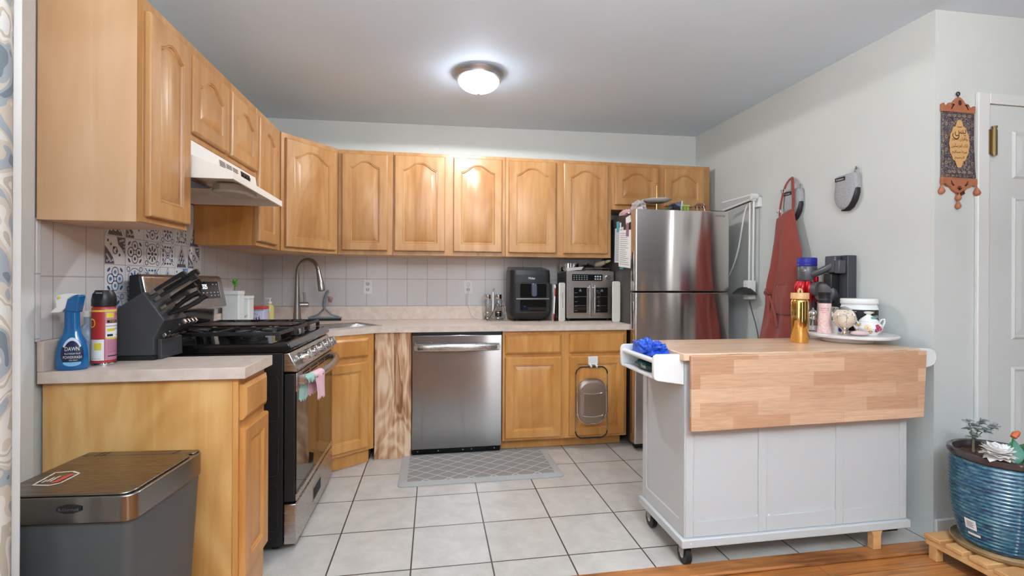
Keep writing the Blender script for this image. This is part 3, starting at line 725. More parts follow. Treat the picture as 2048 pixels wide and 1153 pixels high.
# ------------------------------------------------------------------ dishwasher
t = thing('dishwasher', 'stainless steel dishwasher under the worktop with a curved bar handle', 'dishwasher', (1.456, -.35, 0))
obj('body', MB().box(1.154, 1.762, -.6005, -.05, .057, .850), M['blk_soft'], t)
obj('top_gap', MB().box(1.154, 1.762, -.628, -.6010, .832, .850), M['blk_soft'], t)
d = obj('door', MB().box(1.152, 1.764, -.645, -.602, .058, .830), M['steel'], t, bevel=.004, seg=3)
hpts = [(1.172+.572*i/16, -.654-.036*math.sin(PI*i/16)**.5, .748) for i in range(17)]
hm = MB().tube(hpts, [.0235]*17, 12, flat=(0, 0, 1))
for x in (1.178, 1.738): hm.box(x-.012, x+.012, -.668, -.6455, .732, .764)
obj('handle', hm, M['steel_x'], d)
obj('vent', MB().box(1.170, 1.285, -.6465, -.6452, .772, .785), M['nickel'], d)
obj('vent_slot', MB().box(1.176, 1.278, -.6472, -.6466, .777, .782), M['gasket'], d)
mb = MB().box(1.156, 1.760, -.585, -.574, .001, .0555)
tk = obj('toe_panel', mb, M['blk'], t)
mb = MB()
for x in (1.19, 1.33, 1.50, 1.56, 1.72): mb.lathe([(.006, 0), (.005, .003), (.0005, .004)], (x, -.5855, .025), 10, axis=(0, -1, 0))
obj('screws', mb, M['chrome'], tk)

# ------------------------------------------------------------------ refrigerator
t = thing('refrigerator', 'stainless top-freezer refrigerator with dark sides standing in the corner', 'refrigerator', (3.055, -.4, 0))
obj('body', MB().box(2.712, 3.418, -.650, -.03, .035, 1.705), M['fridge_side'], t, bevel=.004)
obj('gasket', MB().box(2.72, 3.41, -.664, -.6505, .06, 1.70), M['gasket'], t)
for nm, z0, z1 in (('freezer_door', 1.136, 1.716), ('refrigerator_door', .055, 1.124)):
    d = obj(nm, MB().rbox(2.695, 3.423, -.752, -.665, z0, z1, .012, 'z', 4), M['steel_fridge'], t, bevel=.003)
    h0, h1 = ((1.20, 1.42) if z0 > 1 else (.86, 1.06))
    obj('recessed_grip', MB().box(2.6925, 2.6952, -.725, -.700, h0, h1), M['chrome'], d, bevel=.001)
    obj('grip_pocket', MB().box(2.6918, 2.6926, -.720, -.705, h0+.006, h1-.006), M['gasket'], d)
    if z0 > 1: obj('lettering', text_mb([('HISENSE', 3.347, 1.683, .080, .014)], lambda x, y: (x, -.7528, y)), M['nickel'], d, smooth=0)
obj('hinge_cover', MB().box(3.28, 3.40, -.74, -.62, 1.7165, 1.722), M['blk_soft'], t, bevel=.002)
obj('middle_hinge', MB().box(3.35, 3.42, -.735, -.66, 1.1255, 1.1345), M['nickel'], t)
obj('base_grille', MB().box(2.72, 3.41, -.70, -.66, .012, .052), M['blk_soft'], t)
for x in (2.76, 3.37):
    for y in (-.62, -.10): obj('leg', MB().cyl((x, y, .0005), (x, y, .036), .02, n=12), M['blk_soft'], t)
# papers and magnets on the fridge side (plane x = 2.712 looking -x)
FX = 2.7115
def fpoly(name, pts, m, label, cat, group=None, dx=.0008, lines=0):
    o = thing(name, label, cat, (FX-dx, pts[0][0], pts[0][1]), None, group)
    a = [Vector((FX-dx, y, z)) for y, z in pts]; k = len(a)
    mb = MB().add(a+[p-Vector((.0006, 0, 0)) for p in a], [tuple(range(k)), tuple(range(2*k-1, k-1, -1))]+[(i, (i+1) % k, k+(i+1) % k, k+i) for i in range(k)])
    obj('sheet', mb, m, o, smooth=0)
    if lines:
        mb = MB(); rr = random.Random(lines)
        for i in range(lines):
            s = (i+1.5)/(lines+2); l = a[0].lerp(a[3], s); r = a[1].lerp(a[2], s); e = rr.uniform(.55, .9)
            p, q = l.lerp(r, .1), l.lerp(r, e); z = Vector((-.0009, 0, 0)); hgt = Vector((0, 0, -.003))
            mb.add([p+z, q+z, q+z+hgt, p+z+hgt], [(0, 1, 2, 3)])
        obj('print', mb, M['ink'], o, smooth=0)
    return o
fpoly('paper_sheet', [(-.42, 1.600), (-.655, 1.580), (-.635, 1.300), (-.41, 1.320)], M['paper'], 'white printed sheet hanging in front on the dark fridge side', 'paper', 'papers on the fridge side', .0022, 16)
fpoly('paper_sheet', [(-.33, 1.622), (-.50, 1.618), (-.49, 1.345), (-.32, 1.355)], mat('paper_list', (214, 218, 224), .8), 'pale list partly hidden behind the front sheet on the fridge side', 'paper', 'papers on the fridge side', .0006, 20)
fpoly('magnet_card', [(-.365, 1.672), (-.428, 1.668), (-.415, 1.585), (-.372, 1.59)], mat('teal_card', (92, 170, 184), .5), 'teal card held at the top left of the fridge papers', 'magnet', 'magnets on the fridge side', .0032)
fpoly('magnet_card', [(-.435, 1.655), (-.462, 1.655), (-.462, 1.603), (-.438, 1.603)], M['paper'], 'small white tag beside the teal card on the fridge side', 'magnet', 'magnets on the fridge side', .0034)
fpoly('magnet_card', [(-.548, 1.680), (-.635, 1.690), (-.645, 1.640), (-.552, 1.628)], M['white'], 'white paper scrap above the purple magnet on the fridge side', 'magnet', 'magnets on the fridge side', .0032)
fpoly('magnet_card', [(-.562, 1.638), (-.612, 1.636), (-.604, 1.536), (-.555, 1.540)], mat('mauve_card', (150, 112, 130), .5), 'purple strip magnet pinning the front sheet on the fridge side', 'magnet', 'magnets on the fridge side', .0042)
fpoly('magnet_card', [(-.43, 1.318), (-.50, 1.314), (-.50, 1.296), (-.43, 1.298)], mat('green_card', (70, 150, 140), .5), 'green card edge below the front sheet on the fridge side', 'magnet', 'magnets on the fridge side', .0010)
# ------------------------------------------------------------------ things on the left worktop
ZC = .8925
# blue dish spray bottle
bc = (.086, -2.082)
t = thing('spray_bottle', 'blue dish soap spray bottle with a white trigger at the left end of the worktop', 'spray bottle', (*bc, ZC))
prof = [(.044, 0), (.0475, .004), (.048, .02), (.047, .06), (.040, .095), (.028, .118), (.0225, .145), (.0215, .190), (.0205, .197), (.001, .197)]
mb = MB().lathe(prof, (0, 0, ZC), 32); mb.v = [(x*1.0+bc[0], y*.66+bc[1], z) for x, y, z in mb.v]
obj('bottle', mb, M['dishblue'], t, smooth=60)
mb = MB().prism([(-.020, .198), (.026, .192), (.036, .250), (.030, .252), (-.012, .256), (-.020, .240)], 'y', -.016, .016)
mb.xf(Matrix.Translation((bc[0]-.004, bc[1], ZC))); obj('spray_head', mb, M['dishblue'], t, bevel=.004)
mb = MB().prism([(-.040, .242), (-.034, .252), (-.006, .257), (.024, .254), (.012, .247), (-.004, .236), (-.010, .208), (-.022, .193), (-.050, .190), (-.052, .196), (-.036, .212)], 'y', -.014, .014)
mb.xf(Matrix.Translation((bc[0], bc[1]-.0065, ZC))); obj('trigger', mb, M['white'], t, bevel=.003)
obj('trigger_dot', MB().lathe([(.005, 0), (.004, .002), (.0005, .0025)], (bc[0]-.026, bc[1]-.0208, ZC+.243), 12, axis=(0, -1, 0)), M['yellow'], t)
def bmap(x, y): # curved label on the front of the oval bottle
    z = y; r = 0
    for (ra, za), (rb, zb) in zip(prof, prof[1:]):
        if za <= z <= zb: r = ra+(rb-ra)*(z-za)/max(1e-6, zb-za)
    a = -PI/2+.42+x/.045; k = 1.012
    return (bc[0]+r*math.cos(a)*k, bc[1]+r*.66*math.sin(a)*k, ZC+z)
lab = MB(); n = 24
pts = [(.033*math.cos(2*PI*i/n), .057+.042*math.sin(2*PI*i/n)*(1.25 if math.sin(2*PI*i/n) > 0 else 1)) for i in range(n)]
for s0, s1 in ((1, .75), (.75, .5), (.5, .25)):
    for i in range(n):
        a, b = pts[i], pts[(i+1) % n]; f = lambda p, s: bmap(p[0]*s, .057+(p[1]-.057)*s)
        lab.add([f(a, s0), f(b, s0), f(b, s1), f(a, s1)], [(0, 1, 2, 3)])
lab.add([bmap(p[0]*.25, .057+(p[1]-.057)*.25) for p in pts], [list(range(n))])
obj('label', lab, M['navy'], t, smooth=0)
up_ = lambda x, y: tuple(Vector(bmap(x, y))+Vector((.0003, -.0012, 0)))
arc = MB(); 
for i in range(14):
    a = PI*(.12+.76*i/14); b = PI*(.12+.76*(i+1)/14)
    P = lambda q, r: up_(.030*r*math.cos(q), .063+.040*r*math.sin(q)*1.15)
    arc.add([P(a, .78), P(a, 1.0), P(b, 1.0), P(b, .78)], [(0, 1, 2, 3)])
obj('label_swoosh', arc, mat('silver_print', (196, 206, 222), .4), t, smooth=0)
obj('lettering', text_mb([('DAWN', 0, .072, .040, .013), ('PLATINUM PLUS', .001, .056, .042, .005), ('POWERWASH', .001, .044, .050, .009), ('DISH SPRAY', .003, .034, .022, .004)], up_), M['white'], t, smooth=0)
sw = MB(); 
for i in range(8):
    x = -.024+.048*i/8; x2 = -.024+.048*(i+1)/8; g = lambda q: .030-.016*math.sqrt(max(0, 1-(q/.027)**2))
    sw.add([up_(x, g(x)), up_(x2, g(x2)), up_(x2, .028), up_(x, .028)], [(0, 1, 2, 3)])
obj('label_wave', sw, mat('light_blue_print', (120, 180, 214), .4), t, smooth=0)
# clear refill bottle behind it
bc2 = (.066, -1.975)
mb = MB().lathe([(.030, 0), (.032, .004), (.032, .10), (.026, .13), (.012, .145), (.012, .17), (.0005, .17)], (*bc2, ZC), 24)
t = thing('refill_bottle', 'pale translucent bottle hidden behind the blue spray bottle', 'bottle', (*bc2, ZC))
obj('bottle', mb, mat('pale_blue_plastic', (186, 208, 226), .25, trans=.5), t)
obj('cap', MB().cyl((*bc2, ZC+.1703), (*bc2, ZC+.19), .014, n=20), M['white'], t)
# red aerosol can
c3 = (.126, -1.990)
t = thing('aerosol_can', 'red insect spray can with a black cap beside the blue spray bottle', 'spray can', (*c3, ZC))
obj('can', MB().lathe([(.034, 0), (.0365, .003), (.036, .010), (.0355, .012), (.0355, .196), (.034, .204), (.031, .209), (.0005, .209)], (*c3, ZC), 40), [M['red']], t)
obj('base_rim', MB().lathe([(.0367, .0005), (.0369, .004), (.0363, .009), (.0358, .0095)], (*c3, ZC), 40, cap=False), M['chrome'], t)
cap = MB().lathe([(.0358, .2095), (.0358, .232), (.033, .250), (.027, .262), (.025, .266), (.0005, .266)], (*c3, ZC), 40)
obj('cap', cap, M['blk_soft'], t, smooth=40)
obj('nozzle', MB().box(c3[0]-.006, c3[0]+.010, c3[1]-.0335, c3[1]-.026, ZC+.252, ZC+.258), mat('grey_nozzle', (170, 170, 170), .5), t)
obj('nozzle_opening', MB().prism([(-.016, .255), (-.013, .238), (-.004, .228), (.008, .228), (.015, .238), (.017, .255)], 'y', -.0352, -.0335).xf(Matrix.Translation((c3[0], c3[1], ZC))), M['black_ink'], t)
A0 = math.atan2(-3.911-c3[1], 1.293-c3[0])+.12
cm = cyl_map(c3, .0358, A0, ZC); cm2 = cyl_map(c3, .0361, A0, ZC); cm3 = cyl_map(c3, .0364, A0, ZC)
def patch(mb, x0, x1, y0, y1, mp_, m=0):
    k = max(1, int(abs(x1-x0)/.004))
    for i in range(k):
        a, b = x0+(x1-x0)*i/k, x0+(x1-x0)*(i+1)/k
        mb.add([mp_(a, y0), mp_(b, y0), mp_(b, y1), mp_(a, y1)], [(0, 1, 2, 3)], m)
mb = MB(); patch(mb, -.055, -.004, .018, .092, cm, 1); patch(mb, -.002, .058, .018, .200, cm, 2); patch(mb, -.055, .058, .190, .196, cm2, 3)
patch(mb, .002, .026, .168, .186, cm2, 3); patch(mb, .004, .040, .150, .160, cm2, 4); patch(mb, .0, .056, .140, .148, cm2, 1)
patch(mb, .0, .056, .098, .137, cm2, 1); patch(mb, .004, .030, .120, .130, cm3, 3); patch(mb, .004, .022, .102, .110, cm3, 4)
patch(mb, .002, .056, .092, .097, cm3, 3); patch(mb, -.034, -.012, .055, .080, cm2, 3); patch(mb, .006, .050, .03, .034, cm2, 4)
for i in range(9): patch(mb, .006, .052, .044+i*.005, .0455+i*.005, cm2, 5)
obj('label', mb, [M['red'], M['paper'], M['pinkprint'], M['yellow'], M['black_ink'], mat('mauve_lines', (150, 90, 112), .6)], t, smooth=0)
obj('lettering', text_mb([('TIPS', .021, .155, .022, .006, 0), ('DEFENSE', .044, .181, .026, .006, 1), ('KILLS BUGS', .042, .128, .024, .005, 1), ('D', -.040, .150, .020, .032, 0), ('OR ON', .042, .106, .018, .005, 1), ('NET WT 17.5', -.030, .024, .030, .004, 1)], cyl_map(c3, .0367, A0, ZC)), [M['yellow'], M['black_ink']], t, smooth=0)
# blue cleaning brush lying behind the can
t = thing('cleaning_brush', 'blue handled brush lying behind the red can and knife block', 'brush', (.10, -1.90, ZC))
obj('handle', MB().tube([(.068, -1.912, ZC+.070), (.083, -1.895, ZC+.115), (.10, -1.876, ZC+.165), (.108, -1.866, ZC+.185)], [.009, .011, .013, .012], 10), mat('light_blue_plastic', (86, 150, 196), .35), t)
obj('head', MB().box(.045, .080, -1.925, -1.90, ZC+.02, ZC+.07), M['blk_soft'], t, bevel=.006)
obj('bristles', MB().box(.047, .078, -1.923, -1.902, ZC, ZC+.0195), M['gasket'], t)

# knife block
KY0, KY1 = -1.920, -1.752
t = thing('knife_block', 'dark grey slanted knife block holding black handled knives', 'knife block', (.19, -1.84, ZC))
up_prof = [(.121, ZC+.018), (.120, 1.086), (.213, 1.150), (.286, 1.044), (.250, .975), (.252, ZC+.018)]
kbm = mat('dark_grey_block', (62, 62, 63), .45, bump=.08, bscale=300)
obj('block', MB().prism(up_prof, 'y', KY0, KY1), kbm, t, bevel=.003)
obj('base', MB().prism([(.121, ZC), (.254, ZC), (.253, ZC+.0175), (.1205, ZC+.0175)], 'y', KY0, KY1), M['blk_soft'], t)
obj('lower_tier', MB().prism([(.2525, ZC+.001), (.268, ZC+.001), (.266, .968), (.2512, .974)], 'y', KY0+.02, KY1+.004), kbm, t, bevel=.002)
kd = Vector((.83, 0, .56)).normalized(); kn = Vector((-.56, 0, .83)).normalized()
def knife(base, L, wd, label, style=0):
    b = Vector(base); k = thing('kitchen_knife', label, 'knife', base, None, 'knives in the knife block')
    def R(s, e, y): p = b+kd*s+kn*e; return (p.x, b.y+y, p.z)
    st = MB()
    for (s0, s1, e, hw) in ((0.002, .026, wd*.80, .0065),): 
        st.add([R(s0, -e, -hw), R(s1, -e*.9, -hw), R(s1, e*.9, -hw), R(s0, e*.7, -hw), R(s0, -e, hw), R(s1, -e*.9, hw), R(s1, e*.9, hw), R(s0, e*.7, hw)],
               [(0, 1, 2, 3), (7, 6, 5, 4), (0, 4, 5, 1), (1, 5, 6, 2), (2, 6, 7, 3), (3, 7, 4, 0)])
    obj('bolster', st, M['nickel'], k, bevel=.001)
    prof = [(.0265, -wd*.78, wd*.78), (.05, -wd*.9, wd*.85), (L*.55, -wd*.8, wd*.9), (L*.8, -wd*.95, wd*.95), (L*.94, -wd*1.35, wd*.95), (L, -wd*1.2, wd*.7)]
    mb = MB(); hw = .0078
    ring = lambda s, lo, hi: [R(s, lo, -hw*.6), R(s, lo*.6, -hw), R(s, hi*.6, -hw), R(s, hi, -hw*.6), R(s, hi, hw*.6), R(s, hi*.6, hw), R(s, lo*.6, hw), R(s, lo, hw*.6)]
    rg = [ring(*p) for p in prof]; n = 8
    for a, c in zip(rg, rg[1:]): mb.add(a+c, [(i, (i+1) % n, n+(i+1) % n, n+i) for i in range(n)])
    mb.add(rg[0], [tuple(range(n))[::-1]]); mb.add(rg[-1], [tuple(range(n))])
    obj('handle', mb, M['blk_soft'], k, smooth=50)
    tg = MB(); tg.tube([R(.020, -wd*.80, -.005), R(L*.5, -wd*.82, -.0062), R(L*.86, -wd*.98, -.005)], [.0030, .0032, .0028], 6); obj('tang', tg, M['nickel'], k)
    return k
def slope(q, y): # a point on the slanted face, q=0 apex .. 1 lower edge
    return (.213+.073*q+.002, y, 1.150-.106*q+.0012)
knife(slope(.09, -1.895), .150, .0097, 'topmost knife at the front of the knife block, its handle straight')
knife(slope(.31, -1.890), .175, .0097, 'second large knife with a curved butt at the front of the block')
knife(slope(.11, -1.835), .170, .0109, 'large curved knife handle rising behind the front knives')
knife(slope(.62, -1.893), .118, .0080, 'third front knife, a short one, in the middle of the slanted face')
knife(slope(.40, -1.83), .130, .0084, 'short knife in the second row at mid height of the block')
knife(slope(.68, -1.835), .120, .0080, 'low knife in the second row of the block')
knife(slope(.30, -1.785), .140, .0088, 'rear row knife near the top of the block beside the range')
knife(slope(.80, -1.785), .125, .0080, 'rear row knife low on the block beside the range')
# scissors
b = Vector(slope(.86, -1.865)); k = thing('kitchen_scissors', 'black kitchen scissors stuck low in the knife block', 'scissors', tuple(b), None, 'knives in the knife block')
for sgn, L in ((-1, .155), (1, .135)):
    pts = [tuple(b+kd*(L*s)+kn*(.004+sgn*.017*math.sin(s*2.2))+Vector((0, .006*sgn, 0))) for s in (0, .25, .5, .75, 1)]
    obj('handle', MB().tube(pts, [.006, .008, .009, .010, .009], 8), M['blk_soft'], k)
for q, y in enumerate((-1.886, -1.858, -1.830, -1.802)):
    bs = Vector((.2625, y, .978)); sk_ = thing('steak_knife', ['front', 'second', 'third', 'rearmost'][q]+' steak knife of the row in the lower tier of the block', 'knife', tuple(bs), None, 'steak knives in the lower tier')
    d2 = Vector((.80, 0, .60)).normalized(); e2 = Vector((-.60, 0, .80))
    def R(s, e, yy): p = bs+d2*s+e2*e; return (p.x, y+yy, p.z)
    for nm, s0, s1, w0, w1, m in (('bolster', .002, .018, .0075, .0065, M['nickel']), ('handle', .0185, .094, .0075, .0105, M['blk_soft']), ('butt_cap', .0945, .104, .0105, .009, M['chrome'])):
        mb = MB().add([R(s0, -w0, -.006), R(s1, -w1, -.006), R(s1, w1, -.006), R(s0, w0, -.006), R(s0, -w0, .006), R(s1, -w1, .006), R(s1, w1, .006), R(s0, w0, .006)],
                      [(0, 1, 2, 3), (7, 6, 5, 4), (0, 4, 5, 1), (1, 5, 6, 2), (2, 6, 7, 3), (3, 7, 4, 0)])
        h_ = obj(nm, mb, m, sk_, bevel=.002)
        if nm == 'handle':
            rv = MB()
            for s in (.035, .078): rv.lathe([(.0028, 0), (.0022, .0008), (.0005, .001)], R(s, 0, -.006), 8, axis=(0, -1, 0))
            obj('rivets', rv, M['chrome'], h_)

# ------------------------------------------------------------------ corner behind the range
t = thing('canister', 'tall white square canister behind the right end of the range', 'canister', (.080, -.752, ZC), None, 'white canisters in the corner')
obj('body', MB().rbox(.033, .127, -.80, -.705, ZC, 1.108, .008), M['white'], t)
obj('lid', MB().rbox(.031, .129, -.802, -.703, 1.1085, 1.133, .01), M['white'], t, bevel=.003)
t = thing('canister', 'shorter white canister with script lettering right of the tall one', 'canister', (.10, -.652, ZC), None, 'white canisters in the corner')
obj('body', MB().rbox(.060, .148, -.695, -.61, ZC, 1.080, .008), M['white'], t)
obj('lid', MB().rbox(.058, .150, -.697, -.608, 1.0805, 1.100, .01), M['white'], t, bevel=.003)
obj('knob', MB().lathe([(.006, 0), (.010, .006), (.007, .012), (.0005, .013)], (.104, -.652, 1.1003), 12), M['terra'], t)
obj('lettering', text_mb([('flour', .115, .975, .050, .022)], lambda x, y: (x, -.6956, y)), M['ink'], t, smooth=0)
pc = (.088, -.752)
t = thing('plant_cutting', 'small bright green leafy sprig standing on the tall white canister', 'plant', (*pc, 1.1335))
obj('glass_vial', MB().lathe([(.010, 0), (.012, .002), (.012, .03), (.009, .034), (.009, .04)], (*pc, 1.1335), 16, cap=False), M['glass'], t)
def leaf(mb, base, tip, wd, up=(0, 0, 1), m=0, curl=.15, n=6):
    b, e = Vector(base), Vector(tip); d = e-b; s = d.cross(Vector(up))
    s = s.normalized() if s.length > 1e-6 else Vector((1, 0, 0)); nn = s.cross(d).normalized(); vs = []
    for i in range(n+1):
        u = i/n; c = b+d*u+nn*(-curl*d.length*(u*u)); hw = wd*math.sin(PI*(.06+.94*u)**.8)*.5+.0004
        vs += [c-s*hw+nn*hw*.3, c, c+s*hw+nn*hw*.3]
    fs = []
    for i in range(n): fs += [(3*i, 3*i+1, 3*i+4, 3*i+3), (3*i+1, 3*i+2, 3*i+5, 3*i+4)]
    mb.add(vs, fs, m)
obj('stem', MB().tube([(*pc, 1.136), (pc[0]-.002, pc[1], 1.19)], .002, 6), M['fresh'], t)
for k in range(6):
    a = k*1.1+.3; mb = MB(); leaf(mb, (pc[0], pc[1], 1.160+.004*k), (pc[0]+.030*math.cos(a), pc[1]+.030*math.sin(a), 1.182+.007*k), .016)
    obj('leaf', mb, M['fresh'], t, smooth=180, solid=.0006)
tc_ = (.128, -.50)
t = thing('tea_tin', 'pale lilac square tin with red lid and small figures behind the range', 'tin', (*tc_, ZC))
obj('tin', MB().rbox(.068, .188, -.555, -.45, ZC, 1.006, .006), mat('lilac_tin', (196, 196, 220), .4), t)
obj('lid', MB().rbox(.0675, .1885, -.5555, -.4495, 1.0065, 1.026, .008), mat('orange_red_lid', (200, 66, 48), .35), t, bevel=.003)
tmap = lambda x, y: (x, -.5557, y)
mb = MB()
for i in range(13): flat_poly(mb, [(.073+i*.009, 1.004), (.079+i*.009, 1.004), (.076+i*.009, .996)], tmap, 0)
rr = random.Random(3)
for i in range(5):
    x = .093+i*.017; m = rr.choice((0, 1, 2)); y = .932+rr.uniform(0, .006)
    flat_poly(mb, [(x-.005, y), (x+.005, y), (x+.002, y+.018), (x-.002, y+.018)], tmap, m); flat_poly(mb, [(x-.003, y+.019), (x+.003, y+.019), (x+.002, y+.025), (x-.002, y+.025)], tmap, (m+1) % 3)
    flat_poly(mb, [(x-.009, y+.012), (x-.002, y+.014), (x-.002, y+.017), (x-.008, y+.016)], tmap, m)
obj('decoration', mb, [M['navy'], M['red'], M['black_ink']], t, smooth=0)
obj('lettering', text_mb([('TEA', .128, .982, .022, .006, 1), ('FINEST BLEND', .128, .973, .05, .005, 0)], tmap), [M['navy'], M['red']], t, smooth=0)
sc = (.150, -.315)
t = thing('soap_bottle', 'pale yellow soap bottle with a clear pump behind the tin', 'soap bottle', (*sc, ZC))
obj('bottle', MB().lathe([(.026, 0), (.028, .004), (.028, .115), (.02, .132), (.012, .138), (.012, .142), (.0005, .142)], (*sc, ZC), 24), mat('yellow_soap', (232, 214, 142), .2, trans=.25), t)
obj('pump', MB().lathe([(.013, .1425), (.013, .155), (.004, .157), (.004, .175), (.0005, .175)], (*sc, ZC), 16).box(sc[0]-.030, sc[0]+.008, sc[1]-.007, sc[1]+.007, ZC+.1752, ZC+.183), M['white'], t)

# faucet
fx, fy = .303, -.205
t = thing('faucet', 'brushed nickel gooseneck pull-down faucet in the corner behind the sink', 'faucet', (fx, fy, ZC))
D = Vector((.80, -.60, 0)).normalized()
obj('base', MB().lathe([(.034, 0), (.034, .006), (.030, .010)], (fx, fy, ZC), 28), M['nickel'], t)
pts = []; rs = []
for z, r in ((.010, .0295), (.08, .0255), (.20, .0175), (.30, .0145), (.345, .0138)): pts.append((fx, fy, ZC+z)); rs.append(r)
for i in range(1, 11):
    a = PI-(PI-.28)*i/10; c = Vector((fx, fy, ZC+.355))+D*.112
    p = c+D*(.112*math.cos(a))+Vector((0, 0, .105*math.sin(a))); pts.append(tuple(p)); rs.append(.0136)
obj('neck', MB().tube(pts, rs, 20), M['nickel'], t, smooth=60)
e = Vector(pts[-1]); dd = (Vector((0, 0, -1))*.96+D*.26).normalized()
obj('spray_head', MB().tube([e+dd*.003, e+dd*.04, e+dd*.09, e+dd*.150, e+dd*.157], [.0145, .0160, .0215, .0250, .022], 20), M['nickel'], t, smooth=50)
s_ = Vector((.97, .24, 0)); hb_ = Vector((fx, fy, ZC+.128))
obj('valve', MB().tube([hb_+s_*.018, hb_+s_*.074, hb_+s_*.080], [.0185, .0185, .014], 18), M['nickel'], t)
obj('lever', MB().tube([hb_+s_*.052+Vector((0, 0, .014)), hb_+s_*.050+Vector((0, 0, .05)), hb_+s_*.044+Vector((0, 0, .092))], [.0085, .0075, .0085], 12), M['nickel'], t)
# squeegee leaning against the upstand
t = thing('squeegee', 'grey sink squeegee with a hanging tag standing behind the sink', 'squeegee', (.47, -.13, ZC))
gp = mat('grey_rubber_plastic', (112, 120, 126), .45)
obj('blade', MB().box(.355, .595, -.105, -.099, ZC, ZC+.018), M['blk_soft'], t)
mb = MB().box(.352, .598, -.110, -.094, ZC+.0185, ZC+.030)
for sx in (-1, 1): mb.tube([(.475+sx*.105, -.103, ZC+.030), (.475+sx*.05, -.106, ZC+.046), (.475+sx*.008, -.108, ZC+.088)], [.006, .007, .008], 8)
obj('crossbar', mb, gp, t)
hd_ = MB().tube([(.475, -.110, ZC+.080), (.472, -.112, ZC+.13), (.478, -.116, ZC+.175), (.497, -.120, ZC+.222), (.502, -.121, ZC+.235)], [.010, .011, .0105, .0115, .009], 10)
obj('handle', hd_, gp, t)
tg = MB().add([(.500, -.134, ZC+.188), (.540, -.134, ZC+.180), (.532, -.134, ZC+.140), (.508, -.134, ZC+.146)], [(0, 1, 2, 3)])
obj('tag', tg, mat('tag_print', (148, 112, 112), .6), t, solid=.001)
# ------------------------------------------------------------------ right part of the worktop
# cruet set
t = thing('cruet_rack', 'wire cruet rack with a ball-topped handle left of the air fryer', 'rack', (1.765, -.125, ZC))
rk = MB(); cx, cy = 1.765, -.125
for z in (.014, .060):
    for ox in (-.043, .043): rk.tube([(cx+ox+.036*math.cos(a*PI/8), cy+.036*math.sin(a*PI/8), ZC+z) for a in range(16)], .002, 5, True)
for ox in (-.079, .0, .079):
    rk.tube([(cx+ox, cy, ZC+.001), (cx+ox, cy, ZC+.060)], .002, 5)
rk.tube([(cx-.079, cy, ZC+.014), (cx+.079, cy, ZC+.014)], .002, 5)
obj('frame', rk, M['chrome'], t)
hm = MB().tube([(cx, cy, ZC+.0605), (cx, cy, ZC+.235)], .0022, 6).ball((cx, cy, ZC+.246), .0095); hm.lathe([(.004, .222), (.006, .228), (.004, .235)], (cx, cy, ZC), 12)
obj('handle', hm, M['chrome'], t)
def cruet(x, label, fill):
    k = thing('cruet_jar', label, 'jar', (x, cy, ZC+.017), None, 'glass cruets in the wire rack')
    g = MB().lathe([(.0005, .017), (.028, .017), (.030, .022), (.030, .150), (.026, .160), (.024, .168), (.022, .168), (.024, .158), (.0275, .148), (.0275, .024), (.0005, .021)], (x, cy, ZC), 24, cap=False)
    obj('glass_body', g, M['glass'], k)
    obj('lid', MB().lathe([(.026, .1685), (.027, .172), (.027, .200), (.024, .203), (.0005, .203)], (x, cy, ZC), 24), M['chrome'], k)
    if fill: obj('contents', MB().lathe([(.026, .026), (.026, .070), (.0005, .070)], (x, cy, ZC), 20), M['blk_soft'], k)
cruet(cx-.043, 'empty glass cruet with chrome lid in the left of the wire rack', False)
cruet(cx+.043, 'glass cruet half filled with black contents in the right of the wire rack', True)
t = thing('appliance_cord', 'black looping cord with a clear plug lying in front of the wire rack', 'cord', (1.76, -.19, ZC))
pts = [(1.815, -.168, ZC+.10), (1.80, -.170, ZC+.148), (1.775, -.172, ZC+.125), (1.765, -.175, ZC+.075), (1.735, -.19, ZC+.020), (1.705, -.20, ZC+.005), (1.690, -.195, ZC+.020), (1.700, -.19, ZC+.045)]
pts2 = [(1.815, -.168, ZC+.10), (1.842, -.172, ZC+.125), (1.850, -.178, ZC+.09), (1.847, -.185, ZC+.055)]
obj('cable', MB().tube(pts, .0035, 6).tube(pts2, .0035, 6), M['blk_soft'], t, sub=1)
pg = MB().tube([(1.847, -.186, ZC+.052), (1.847, -.188, ZC+.030), (1.847, -.189, ZC+.014)], [.006, .011, .011], 10)
for s in (-.006, .006): pg.tube([(1.847+s, -.189, ZC+.014), (1.847+s, -.189, ZC)], .002, 6)
obj('plug', pg, mat('clear_grey_plastic', (120, 130, 142), .2, trans=.3), t)
t = thing('glass_tray', 'flat clear glass tray lying on the worktop under the black cord', 'tray', (1.78, -.235, ZC))
obj('plate', MB().rbox(1.70, 1.875, -.262, -.205, ZC, ZC+.004, .01), M['glass'], t)

# air fryer
t = thing('air_fryer', 'black boxy air fryer with a window drawer on the worktop under the cabinets', 'air fryer', (2.035, -.19, ZC))
af = mat('black_satin_plastic', (32, 32, 34), .35)
x0, x1, yf, yb_ = 1.872, 2.198, -.325, -.045
def sect(z, d, r):  # rounded rectangle ring
    return [(p[0], p[1], z) for p in rrect(x0+d, x1-d, yf+d, yb_-d*.3, r, 5)]
mb = MB(); rg = [sect(ZC+.010, .050, .05), sect(ZC+.018, .030, .05), sect(ZC+.040, .010, .05), sect(ZC+.070, 0, .05), sect(ZC+.36, .003, .05), sect(ZC+.395, .006, .05)]; n = len(rg[0])
for a, b in zip(rg, rg[1:]): mb.add(a+b, [(i, (i+1) % n, n+(i+1) % n, n+i) for i in range(n)])
mb.add(rg[0], [tuple(range(n))[::-1]]); mb.add(rg[-1], [tuple(range(n))])
obj('body', mb, af, t, smooth=50)
